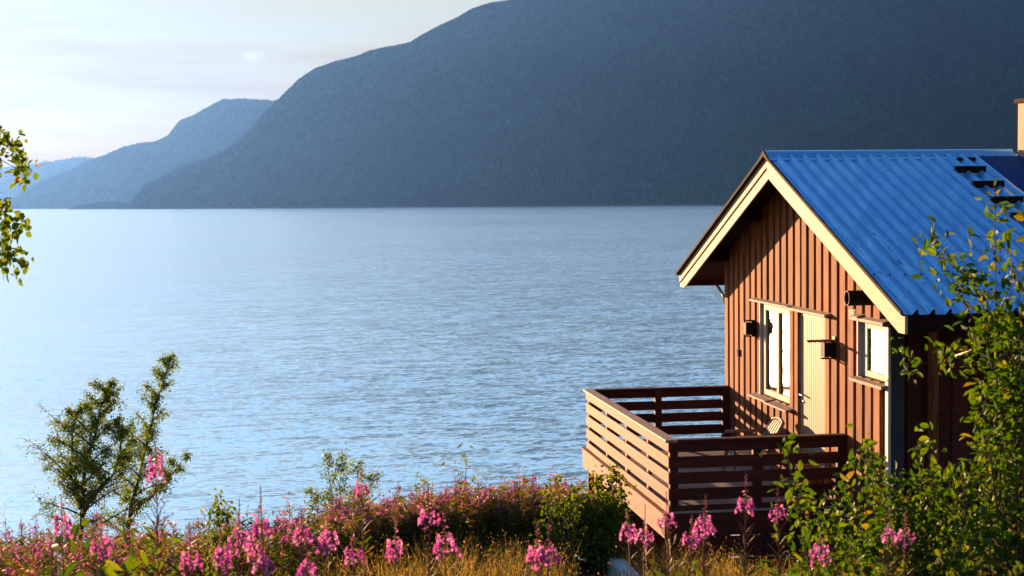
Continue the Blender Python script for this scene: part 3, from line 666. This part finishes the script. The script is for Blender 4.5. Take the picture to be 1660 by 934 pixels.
pot = MB(); pot.lathe([(0, 0), (.11, 0), (.155, .12), (.175, .25), (.165, .33), (.18, .345), (.18, .37), (.155, .37), (.15, .30), (0, .29)]); po = pot.build('flower_pot', M['pot'], smooth=True); po.location = pw + Vector((0, 0, .02))
tag(po, 'glazed brown flower pot on the deck near the door', 'flower pot')
# whitewashed low wall below the deck front
w_ = empty('garden_wall', (HX, HY, 0), PSI, 'low whitewashed wall in the grass between the deck shrub and the deck corner', 'wall')
part('wall', M['whitewash'], w_, lambda mb: mb.h(4.15, 6.6, -3.49, -3.33, -5.5, -3.45), bevel=.02)

# ------------------------------------------------------------------ plants
def unit(v): return v/np.maximum(np.linalg.norm(v, axis=-1, keepdims=True), 1e-9)
def leaves(mb, P, Dr, size, width=.5, oval=False, r=rng, flat=.3):
    """P points, Dr leaf axis directions, size array"""
    n = len(P); 
    if n == 0: return
    Dr = unit(Dr); size = np.broadcast_to(size, (n,))[:, None]
    up = unit(r.normal(0, 1, (n, 3)) * (1 - flat) + np.array([0, 0, 1.0])*flat*2)
    sd_ = unit(np.cross(Dr, up)); nm = np.cross(sd_, Dr); w_ = size*width*.5
    if oval:
        droop = -.12*size
        pts = [P, P + Dr*size*.3 + sd_*w_ + nm*w_*.25, P + Dr*size*.7 + sd_*w_*.85 + nm*w_*.2 , P + Dr*size + nm*droop, P + Dr*size*.7 - sd_*w_*.85 + nm*w_*.2, P + Dr*size*.3 - sd_*w_ + nm*w_*.25]
        V = np.stack(pts, 1); mid = None; b = np.arange(n)[:, None]*6
        Fc = np.concatenate([b + [0, 1, 2, 3], b + [0, 3, 4, 5]])
        mb.arr(V.reshape(-1, 3), Fc)
    else:
        V = np.stack([P, P + Dr*size*.45 + sd_*w_, P + Dr*size, P + Dr*size*.45 - sd_*w_], 1); b = np.arange(n)[:, None]*4
        mb.arr(V.reshape(-1, 3), b + [0, 1, 2, 3])
def curve(p0, d0, length, n, r, bend=(0, 0, .1), jit=.12):
    p = np.array(p0, float); d = unit(np.array(d0, float)); out = [p.copy()]; st = length/n
    for i in range(n):
        d = unit(d + np.array(bend)/n + r.normal(0, jit, 3)/math.sqrt(n)); p = p + d*st; out.append(p.copy())
    return np.array(out)
def tree(name, stems, leafmat_, leafsize, label, cat, seed, base, density=1.0, oval=False, width=.6, group=None, barkmat='bark', trunkname='trunk', crownname='crown', twign=5, droop=-.35, lf=14):
    """stems: list of dicts(pts=polyline in world, r=base radius, lo=where branches begin 0..1, bl=(low,high) branch lengths, nb=number of branches, up=branch rise)"""
    r = np.random.default_rng(seed); root = empty(name, base, 0, label, cat, group); tb = MB(); cb = MB(); off = np.array(base)
    for st in stems:
        pts = np.array(st['pts'], float); seg = np.linalg.norm(np.diff(pts, axis=0), axis=1); cum = np.concatenate([[0], np.cumsum(seg)])/seg.sum()
        fine = np.linspace(0, 1, 15); C = np.stack([np.interp(fine, cum, pts[:, k]) for k in range(3)], -1); C[1:-1] += r.normal(0, st['r']*.35, (13, 3))
        tb.tube((C - off).tolist(), [st['r']*(1 - .88*f) for f in fine], 7)
        az0 = r.uniform(0, 6.28)
        for k in range(st['nb']):
            u = st['lo'] + (1 - st['lo'])*((k + r.uniform(0, .9))/st['nb'])
            p = np.array([np.interp(u, fine, C[:, q]) for q in range(3)])
            az = az0 + k*2.4 + r.normal(0, .3); rel = (u - st['lo'])/(1 - st['lo'])
            prof = st.get('prof', lambda q: 1 - q)
            L_ = (st['bl'][0] + (st['bl'][1] - st['bl'][0])*prof(rel))*r.uniform(.7, 1.15)
            up = st.get('up', .5) + .5*rel
            d = np.array([math.cos(az), math.sin(az), up]); d[:2] += np.array(st.get('lean', (0, 0)))
            B = curve(p, d, L_, 7, r, (0, 0, droop), .16)
            br = max(st['r']*.38*(1 - .6*u), .003)
            tb.tube((B - off).tolist(), [br*(1 - .8*i/7) for i in range(8)], 5)
            for q in range(twign):
                v = r.uniform(.15, 1); i = v*7; i0 = min(int(i), 6); bp = B[i0]*(1 - (i - i0)) + B[i0+1]*(i - i0)
                td = unit(B[min(i0+1, 7)] - B[i0] + r.normal(0, .55, 3)); T = curve(bp, td, L_*r.uniform(.18, .42), 4, r, (0, 0, droop*1.2), .2)
                tb.tube((T - off).tolist(), [br*.32, br*.25, br*.2, br*.15, br*.1], 3, False)
                m_ = max(2, int(lf*density*r.uniform(.6, 1.3))); w_ = r.uniform(0, 4, m_); j0 = np.minimum(w_.astype(int), 3); fr = (w_ - j0)[:, None]
                LP = T[j0]*(1 - fr) + T[j0+1]*fr + r.normal(0, leafsize*.8, (m_, 3))
                LD = unit(T[j0+1] - T[j0])*.7 + r.normal(0, .7, (m_, 3)) + np.array([0, 0, -.25 if droop < 0 else .15])
                leaves(cb, LP - off, LD, leafsize*r.uniform(.6, 1.2, m_), width, oval, r)
    tb.build(trunkname, M[barkmat], root, smooth=True); cb.build(crownname, M[leafmat_], root)
    return root
def wp(px, py, d):
    v = dirpx(px, py); return np.array(v)*(d/v.y)
# two birches on the bank at the left
DB = 21.5
def base_of(px, py, d, dx=0):
    p = wp(px, py, d); return (p[0] + dx, d, gz(p[0] + dx, d) - .1)
bA = base_of(132, 850, DB)
tree('birch_tree', [
    dict(pts=[bA, wp(131, 830, DB), wp(138, 770, DB+.1), wp(160, 690, DB+.2), wp(175, 628, DB+.2)], r=.065, lo=.50, bl=(.22, .85), nb=30, up=.75, prof=lambda q: math.sin(math.pi*min(1, q*.75 + .28))),
    dict(pts=[wp(132, 835, DB), wp(155, 800, DB-.1), wp(190, 760, DB-.2), wp(200, 690, DB-.2)], r=.04, lo=.15, bl=(.15, .6), nb=16, up=.6, prof=lambda q: math.sin(math.pi*min(1, q*.7 + .3))),
    dict(pts=[wp(131, 825, DB), wp(118, 780, DB+.3), wp(115, 700, DB+.5), wp(130, 660, DB+.5)], r=.035, lo=.2, bl=(.15, .6), nb=14, up=.5)],
    'birch_leaf', .035, 'rounded bushy birch on the bank at left, left of the two', 'birch tree', 5, bA, 1.35, lf=18, twign=16)
bB = base_of(200, 860, DB+.6)
tree('birch_tree', [
    dict(pts=[bB, wp(208, 840, DB+.6), wp(228, 770, DB+.6), wp(244, 690, DB+.6), wp(262, 630, DB+.6), wp(276, 580, DB+.6)], r=.05, lo=.42, bl=(.14, .62), nb=34, up=.8, prof=lambda q: (1 - q)**.7),
    dict(pts=[wp(212, 835, DB+.6), wp(250, 800, DB+.8), wp(285, 760, DB+.8), wp(300, 742, DB+.8)], r=.025, lo=.2, bl=(.1, .4), nb=9, up=.4)],
    'birch_leaf', .037, 'slender taller birch leaning right beside the bushy one', 'birch tree', 9, bB, 1.05, lf=16, twign=14)
# birch standing outside the left edge, twigs hanging into view
DL = 9.2
bL = (-4.6, DL + .3, gz(-4.6, DL + .3) - .1)
def hang(y0, y1, x1, dd=0): return [np.array([-4.45, DL + .3, wp(0, y0, DL)[2] + .25]), wp(-60, y0 - 25, DL + dd), wp(0, (y0*2 + y1)/3, DL + dd), wp(x1 + 14, y1, DL + dd)]
rt = tree('birch_tree', [dict(pts=[bL, (-4.55, DL + .3, -1.5), (-4.4, DL + .3, 1.0), (-4.35, DL + .3, 2.6)], r=.10, lo=.35, bl=(.3, .75), nb=14, up=.3),
    dict(pts=hang(215, 262, 30), r=.014, lo=.52, bl=(.05, .17), nb=11, up=-.1), dict(pts=hang(250, 280, 26, .1), r=.012, lo=.52, bl=(.05, .14), nb=8, up=-.1),
    dict(pts=hang(310, 375, 22, .05), r=.014, lo=.52, bl=(.06, .18), nb=12, up=-.2), dict(pts=hang(350, 425, 14), r=.012, lo=.52, bl=(.06, .16), nb=10, up=-.4), dict(pts=hang(360, 455, -8), r=.010, lo=.5, bl=(.05, .1), nb=5, up=-.4)],
    'birch_leaf', .048, 'birch at the left edge with leafy twigs hanging into view', 'birch tree', 14, bL, .55, oval=True, width=.78, droop=-.7, twign=8, lf=8)

EXTRA = {51: [[(1650, 760), (1600, 560), (1508, 385)], [(1650, 740), (1590, 590), (1475, 590)], [(1660, 640), (1590, 470), (1540, 430)]]}
def shrub(name, cx, d, tops, label, cat, seed, leaf='shrub_leaf', size=.045, bl=(.08, .35), nb=14, lo=.15, dens=1, width=.55, oval=False, up=.7, barkmat='twig', rad=.014, lf=10, droop=-.1, twign=4, spread=.25):
    b = wp(cx, 800, d); base = (b[0], d, gz(b[0], d) - .05); r = np.random.default_rng(seed); st = []
    for px, py in tops:
        tp = wp(px, py, d + r.uniform(-spread, spread)); b0 = np.array(base) + [r.uniform(-.1, .1), r.uniform(-.1, .1), 0]
        mid = (b0*.5 + tp*.5) + [(b0[0]-tp[0])*.12, 0, .05]
        st.append(dict(pts=[b0, mid, tp], r=rad, lo=lo, bl=bl, nb=nb, up=up))
    for q in EXTRA.get(seed, []):
        st.append(dict(pts=[np.array(base)] + [wp(a, b_, d) for a, b_ in q], r=rad*.7, lo=.62, bl=(.05, .16), nb=nb - 3, up=up))
    return tree(name, st, leaf, size, label, cat, seed, base, dens, oval=oval, width=width, barkmat=barkmat, trunkname='stems', crownname='foliage', lf=lf, droop=droop, twign=twign)
shrub('birch_bush', 540, 19.0, [(505, 790), (530, 738), (555, 732), (585, 748), (612, 762)], 'small bushy birch rising out of the pink flowers left of centre', 'bush', 41, 'birch_leaf', .040, (.08, .32), 12, .3, .8, lf=15, twign=7)
shrub('birch_sapling', 678, 18.5, [(676, 768), (688, 772)], 'tiny birch sapling between the pink flowers at centre', 'sapling', 43, 'birch_leaf', .036, (.05, .2), 8, .45, .7, lf=8)
shrub('rowan_sapling', 757, 17.5, [(757, 738)], 'thin rowan sapling with layered leaves above the pink flowers', 'sapling', 44, 'shrub_leaf', .10, (.10, .20), 7, .45, .3, width=.25, up=.0, lf=8, droop=-.5)
shrub('birch_sapling', 360, 12.5, [(352, 806), (368, 812), (340, 825)], 'small leafy sapling just right of the two birches', 'sapling', 45, 'shrub_leaf', .045, (.04, .14), 7, .4, .6, oval=True)
shrub('deck_shrub', 985, 15.5, [(975, 772), (1000, 768), (935, 800), (905, 830), (1010, 820), (960, 830), (985, 815)], 'dense green shrub growing against the front of the deck', 'shrub', 46, 'shrub_leaf', .050, (.10, .36), 13, .2, 1.0, width=.7, oval=True, lf=8)
shrub('deck_shrub', 905, 15.0, [(885, 800), (900, 775), (925, 815), (870, 850)], 'sparser shrub among fireweed left of the deck shrub', 'shrub', 47, 'shrub_leaf', .042, (.08, .26), 10, .3, .7, width=.7, oval=True, lf=6)
# willows at the right
shrub('willow_shrub', 1640, 7.2, [(1612, 350), (1650, 430), (1690, 380), (1640, 560), (1590, 640), (1600, 730), (1640, 700), (1730, 500), (1555, 760)],
      'tall willow shrub at the right edge in front of the cabin roof', 'shrub', 51, 'willow_leaf', .055, (.08, .27), 12, .25, 1.0, width=.44, oval=True, rad=.012, lf=7, droop=.15, up=.8, twign=4)
shrub('willow_shrub', 1500, 7.6, [(1400, 735), (1440, 770), (1500, 720), (1380, 800), (1470, 830), (1540, 780), (1420, 860), (1560, 850), (1620, 820), (1340, 850)],
      'lower leafy willow in front of the cabin corner and white board', 'shrub', 52, 'willow_leaf', .052, (.06, .22), 17, .12, .95, width=.48, oval=True, rad=.010, lf=7, droop=.15, up=.8, twign=4)
shrub('willow_shrub', 1330, 7.0, [(1275, 722), (1312, 795), (1345, 830), (1370, 770), (1300, 860)],
      'thin upright willow shoots in front of the near deck railing', 'shrub', 53, 'willow_leaf', .052, (.04, .12), 13, .15, .9, width=.45, oval=True, rad=.007, lf=5, droop=.2, up=1.0, twign=3)
shrub('leafy_weed', 165, 6.4, [(150, 830), (175, 850), (190, 880)], 'broad-leaved green weed at lower left in front of the birches', 'weed', 54, 'willow_leaf', .075, (.04, .12), 8, .3, .7, width=.6, oval=True, rad=.006, lf=4, twign=2)
shrub('leafy_weed', 228, 6.0, [(225, 868), (240, 880)], 'dark lance-leaved weed right of the broad-leaved weed', 'weed', 55, 'shrub_leaf', .085, (.03, .08), 8, .3, .7, width=.3, oval=True, rad=.006, lf=4, twign=2)
# ferns at lower left
def fern(px, py, d, label, seed):
    r = np.random.default_rng(seed); tp = wp(px, py, d); base = (tp[0], d, gz(tp[0], d)); root = empty('fern', base, 0, label, 'fern', 'ferns in the lower left corner'); fb = MB(); H = tp[2] - base[2]
    for k in range(9):
        az = k*.7 + r.uniform(0, .5); C = curve((0, 0, 0), (.35*math.cos(az), .35*math.sin(az), 1), H*1.15*r.uniform(.8, 1.05), 12, r, (1.4*math.cos(az), 1.4*math.sin(az), -1.6), .03)
        for i in range(3, 12):
            for u in (0, .33, .66):
                p = C[i]*(1-u) + C[min(i+1, 12)]*u; t = unit(C[min(i+1, 12)] - C[i-1]); side = unit(np.cross(t, [0, 0, 1])); w_ = .15*math.sin(math.pi*(i+u-2)/11)
                leaves(fb, np.array([p, p]), np.array([side + t*.35, -side + t*.35]), np.array([w_, w_]), .24, False, r, flat=.95)
    fb.build('fronds', M['undergrowth'], root)
fern(18, 868, 6.2, 'arching fern in the lower left corner', 61); fern(75, 905, 5.6, 'second fern, right of the corner fern', 62)

# ---------------- fireweed: a few forms, then copies
def fireweed(seed, H, bloom, podn, leafy=1.0, wide=.042, ps=.017):
    r = np.random.default_rng(seed); st = MB(); lv = MB(); fl = MB(); pd = MB()
    C = curve((0, 0, 0), (r.uniform(-.06, .06), r.uniform(-.06, .06), 1), H, 14, r, (0, 0, .2), .05)
    st.tube(C.tolist(), [.0065*(1 - .75*i/14) for i in range(15)], 5)
    def at(u): i = u*14; i0 = min(int(i), 13); f = i - i0; return C[i0]*(1-f) + C[i0+1]*f
    n = int(46*leafy); us = r.uniform(.12, .74, n); P_ = np.array([at(u) for u in us]); az = np.arange(n)*2.4
    leaves(lv, P_, np.stack([np.cos(az), np.sin(az), r.uniform(.2, .8, n)], 1), r.uniform(.07, .12, n)*(1.1 - .5*us), .17, True, r)
    b0, b1 = bloom; nb = int(30*(b1 - b0)/.12)
    for k in range(nb):                                # open flowers: four petals
        u = b0 + (b1 - b0)*(k + .5)/nb; a = k*2.4 + r.uniform(-.3, .3); p = at(u); o = np.array([math.cos(a), math.sin(a), .25]); q = p + o*wide*r.uniform(.65, 1.15)*(1.15 - .5*(u - b0)/(b1 - b0))
        st.tube([p.tolist(), q.tolist()], .0012, 3, False); ax = unit(o); s_ = unit(np.cross(ax, [0, 0, 1])); w_ = np.cross(ax, s_)
        pa = np.array([.4, 1.97, 3.54, 5.1]) + r.uniform(-.3, .3, 4); Dp = np.cos(pa)[:, None]*s_ + np.sin(pa)[:, None]*w_ + ax*.35
        leaves(fl, np.repeat(q[None], 4, 0), Dp, ps*r.uniform(.8, 1.15, 4), .95, True, r)
    nu = 26
    for k in range(nu):                                # buds to the tip
        u = b1 + (1 - b1)*(k/nu); a = k*2.4; p = at(u); s_ = .022*(1 - .75*k/nu)
        leaves(pd if k % 3 else fl, p[None], np.array([[math.cos(a), math.sin(a), -.25 if k < nu*.4 else .7]]), np.array([s_]), .28, False, r)
    for k in range(podn):                              # long seed pods below the flowers
        u = b0 - .24*(k + 1)/podn; a = k*2.4; p = at(u); d = np.array([math.cos(a), math.sin(a), .9]); q = p + unit(d)*r.uniform(.045, .075)
        pd.tube([p.tolist(), ((p+q)/2 + [0, 0, .003]).tolist(), q.tolist()], [.0016, .002, .0008], 3, False)
    return [('stem', st, 'stem'), ('leaves', lv, 'fw_leaf'), ('flowers', fl, 'petal'), ('seed_pods', pd, 'pod')]
forms = []
for sd_, H_, bl_, pn, wi_, ps_, lf_ in ((1, 1.0, (.86, .905), 26, .036, .0145, 1), (2, 1.0, (.88, .935), 14, .034, .0145, 1), (3, 1.0, (.86, .92), 30, .038, .016, 1), (4, 1.0, (.89, .93), 34, .036, .016, 1), (5, 1.0, (.845, .905), 12, .038, .015, 1), (6, 1.0, (.90, .925), 40, .03, .014, 1.6), (7, 1.0, (.88, .93), 30, .026, .0135, 1.8), (8, 1.0, (.85, .93), 16, .026, .013, 1.6)):
    parts_ = []
    for nm, mb_, mt in fireweed(sd_, H_, bl_, pn, lf_, wi_, ps_):
        me = bpy.data.meshes.new('fireweed_' + nm); me.from_pydata(mb_.v, [], mb_.f); me.update(); me.materials.append(M['petal_far' if mt == 'petal' and sd_ > 5 else mt]); parts_.append((nm, me))
    forms.append((parts_, (bl_[0] + bl_[1])/2))
def put_fireweed(form, loc, h, rz, label, group, wide=1.0, tilt=0):
    root = empty('fireweed', loc, rz, label, 'flower', group); root.rotation_euler = (tilt*math.cos(rz), tilt*math.sin(rz*1.7), rz); root.scale = (wide, wide, h)
    for nm, me in forms[form][0]:
        o = bpy.data.objects.new(nm, me); COL.objects.link(o); o.parent = root
    return root
FG = [  # skyline x, flower-head y, distance, form, width, label
 (243, 768, 6.6, 2, 1.0, 'tallest pink fireweed standing alone before the two birches'),
 (122, 850, 6.2, 1, 1.2, 'pink fireweed at the foot of the left birch trunk'),
 (165, 886, 5.6, 3, 1.1, 'low pink fireweed beside the broad-leaved weed'),
 (425, 858, 6.0, 0, 1.2, 'bright fireweed head, upper one of the cluster left of centre'),
 (410, 885, 5.8, 4, 1.2, 'full fireweed head just below the upper one left of centre'),
 (388, 893, 6.4, 1, .9, 'thin fireweed at the left of the cluster left of centre'),
 (330, 916, 5.5, 0, 1.1, 'fireweed cut by the bottom edge, left of its twin'),
 (376, 915, 5.9, 2, 1.1, 'fireweed near the bottom edge, right of its twin'),
 (438, 921, 5.4, 0, 1.0, 'fireweed at the bottom edge under the cluster left of centre'),
 (493, 873, 6.3, 3, 1.2, 'small fireweed head left of the wide forked plant'),
 (527, 884, 6.1, 2, 1.1, 'small fireweed head right beside the wide forked plant'),
 (596, 796, 9.0, 0, 1.5, 'pink fireweed rising in front of the small bushy birch'),
 (552, 912, 5.6, 3, 1.0, 'dim fireweed low in the dry grass'),
 (607, 899, 5.9, 1, 1.0, 'fireweed leaning at the left of the dry grass'),
 (505, 930, 5.3, 0, 1.0, 'fireweed tip just above the bottom edge'),
 (712, 842, 6.4, 0, 1.3, 'upper fireweed head of the tall pair at centre'),
 (697, 888, 6.0, 4, 1.6, 'broad dense fireweed head of the tall pair at centre'),
 (876, 903, 5.9, 0, 1.4, 'left fireweed of the thick pair beside the white wall'),
 (914, 907, 5.8, 4, 1.4, 'right fireweed of the thick pair beside the white wall'),
 (1038, 874, 6.6, 0, 1.1, 'fireweed in front of the deck front legs, leftmost of its row'),
 (1058, 864, 6.9, 1, 1.0, 'fireweed second from the left below the deck corner'),
 (1085, 851, 7.0, 0, 1.1, 'fireweed right under the deck corner'),
 (1115, 875, 6.5, 3, 1.0, 'small fireweed right of the deck corner'),
 (1138, 850, 7.2, 2, .9, 'thin fireweed before the near deck railing'),
 (1166, 862, 6.6, 4, 1.3, 'dense fireweed head before the near railing'),
 (1200, 826, 6.7, 0, 1.3, 'highest fireweed head before the near railing'),
 (1279, 839, 6.8, 0, 1.2, 'fireweed alone before the railing, right of the highest one'),
 (1304, 900, 6.2, 4, 1.0, 'low fireweed under the lone one before the railing'),
 (1445, 873, 6.6, 0, 1.2, 'left fireweed head of the pair inside the willow'),
 (1473, 872, 6.5, 0, 1.1, 'right fireweed head of the pair inside the willow')]
rf = random.Random(12)
for px, py, d, fm, wd, lb in FG:
    h_c = wp(px, py, d); gx = h_c[0] + rf.uniform(-.05, .05); g_ = gz(gx, d); H_ = (h_c[2] - g_)/forms[fm][1]
    put_fireweed(fm, (gx, d, g_), H_, rf.uniform(0, 6), lb, 'fireweed in the foreground', .95 + (wd - 1)*.3, rf.uniform(-.02, .02))
# the bank of fireweed behind: the nearest and front-most as things, the rest as one mass
def topline(px): return np.interp(px, [-50, 60, 200, 330, 450, 560, 700, 830, 940, 1000], [858, 845, 848, 835, 822, 806, 790, 775, 780, 800])
cand = []
rr = np.random.default_rng(77)
for i in range(2600):
    px = rr.uniform(-60, 985); d = rr.uniform(float(np.interp(px, [0, 450, 620], [12.5, 13.5, 15.6])), 18.6); x = wp(px, 800, d)[0]; g_ = gz(x, d)
    zt = wp(px, topline(px) + rr.normal(6, 15) + (18.2 - d)*rr.uniform(4, 11), d)[2]; H_ = zt - g_
    if px < 520 and rr.random() < .6: continue
    if .5 < H_ < 1.9: cand.append((x, d, g_, H_))
cand.sort(key=lambda c: (c[1] > 17.8, rr.random()))
nmass = 0
for (x, d, g_, H_) in cand[:300]:
    put_fireweed(rr.choice([5, 5, 6, 7]), (x, d, g_), H_, rr.uniform(0, 6), 'pink fireweed stalk in the dense bank above the water', 'fireweed in the bank', 1.15, rr.uniform(-.06, .06))
st_ = {k: MB() for k in ('fw_leaf', 'petal', 'pod')}
fwm = MB(); mats = [M['fw_leaf'], M['petal_far'], M['pod']]; midx = []
def addl(P_, D_, s_, w_, mi):
    f0 = len(fwm.f); leaves(fwm, P_, D_, s_, w_, False, rr); midx.extend([mi]*(len(fwm.f) - f0))
for (x, d, g_, H_) in cand[300:1000]:
    n = 56; u = rr.uniform(.1, .85, n); az = rr.uniform(0, 6.28, n); ln = rr.uniform(-.06, .06, 2)
    B = lambda u: np.stack([x + ln[0]*u + 0*u, d + ln[1]*u, g_ + H_*u], 1)
    addl(B(u), np.stack([np.cos(az), np.sin(az), rr.uniform(.1, .8, n)], 1), rr.uniform(.08, .15, n), .16, 0)
    addl(B(np.array([.0, .45])), np.array([[ln[0], ln[1], H_*.6]]*2), np.array([H_*.55, H_*.5]), .022, 2)
    a = rr.uniform(.74, .88); n = 16; u = rr.uniform(a - .15, a, n); az = rr.uniform(0, 6.28, n); addl(B(u), np.stack([np.cos(az), np.sin(az), 1 + 0*az], 1), rr.uniform(.05, .08, n), .12, 2)
    n = rr.integers(1, 10); u = rr.uniform(a, a + .10, n); az = rr.uniform(0, 6.28, n); O = np.stack([np.cos(az), np.sin(az), 0*az], 1)
    addl(B(u) + O*.035, O + rr.normal(0, .8, (n, 3)), rr.uniform(.018, .034, n), .9, 1)
    n = 8; u = rr.uniform(a + .1, 1, n); addl(B(u), np.array([[0, 0, 1.]]*n) + rr.normal(0, .4, (n, 3)), rr.uniform(.02, .035, n), .3, 2)
fo = fwm.build('fireweed_bank', None)
for m_ in mats: fo.data.materials.append(m_)
fo.data.polygons.foreach_set('material_index', midx)
tag(fo, 'dense pink and green bank of fireweed along the slope above the water', 'wildflowers', None, 'stuff')

# grass and undergrowth
gr = MB(); n = 60000
gx = rng.uniform(-8, 6, n); gy = 4.2 + 13.0*rng.uniform(0, 1, n)**.8; gpx = 830 + gx/gy*F_PX; keep = (np.abs(gx) < gy*.40 + .8) & ~((gpx > 925) & (gpx < 1015) & (gy > 9.5) & (gy < 18)); gx, gy = gx[keep], gy[keep]; n = len(gx)
tuft = fbm(gx*1.7, gy*1.7, 91); gzv = ground(gx, gy); Lg = (.20 + .14*np.clip(tuft + .6, 0, 1.6))*rng.uniform(.6, 1.5, n)
B0 = np.stack([gx, gy, gzv], 1); dirn = unit(np.stack([rng.normal(0, .28, n), rng.normal(0, .28, n), np.ones(n)], 1)); sdw = unit(np.cross(dirn, rng.normal(0, 1, (n, 3))))*.0035
mid_ = B0 + dirn*Lg[:, None]*.55; tipp = mid_ + unit(dirn + np.stack([rng.normal(0, .4, n), rng.normal(0, .4, n), -rng.uniform(0, .5, n)], 1))*Lg[:, None]*.5
V = np.stack([B0 - sdw, B0 + sdw, mid_ + sdw*.7, tipp, mid_ - sdw*.7], 1); b = np.arange(n)[:, None]*5
gr.arr(V.reshape(-1, 3), np.concatenate([b + [0, 1, 2, 4]])); gr.arr(np.zeros((0, 3)), np.zeros((0, 3), int)); gr.f += (b + [4, 2, 3]).tolist()
k = n//3; hs_ = rng.integers(0, n, k*4); leaves(gr, tipp[hs_] + rng.normal(0, .012, (k*4, 3)), rng.normal(0, .5, (k*4, 3)) + [0, 0, 1.], rng.uniform(.012, .028, k*4), .35)
tag(gr.build('grass', M['grass']), 'tall dry golden meadow grass between the flowers', 'grass', None, 'stuff')
ug = MB(); n = 34000
ux = rng.uniform(-3.2, 3.6, n); uy = rng.uniform(4.6, 8.8, n); pxs = 830 + ux/uy*F_PX
hgt = np.interp(pxs, [-100, 60, 250, 420, 560, 860, 960, 1100, 1300, 1450, 1700], [.62, .60, .55, .42, .20, .20, .45, .62, .70, .95, 1.1])*np.clip(.75 + .35*fbm(ux*2.3, uy*2.3, 95), .25, 1.3)
uz = ground(ux, uy) + hgt*rng.uniform(0, 1, n)**.6; kp = rng.uniform(0, 1, n) < np.interp(pxs, [-100, 400, 560, 860, 960, 1700], [1, .8, .25, .25, .8, 1]); Pp = np.stack([ux, uy, uz], 1)[kp]
leaves(ug, Pp, rng.normal(0, 1, (len(Pp), 3)) + [0, 0, .6], rng.uniform(.03, .075, len(Pp)), .5, True, rng)
tag(ug.build('undergrowth', M['undergrowth']), 'mixed low green weeds along the bottom of the view', 'undergrowth', None, 'stuff')
# shore scrub on the steep bank below
sb = MB(); n = 30000; sx_ = rng.uniform(-14, 12, n); sy_ = rng.uniform(17.8, 34, n); szz = ground(sx_, sy_) + rng.uniform(0, .7, n)
leaves(sb, np.stack([sx_, sy_, szz], 1), rng.normal(0, 1, (n, 3)) + [0, 0, .5], rng.uniform(.06, .14, n), .5)
tag(sb.build('bank_scrub', M['undergrowth']), 'low scrub covering the steep bank down to the shore', 'undergrowth', None, 'stuff')
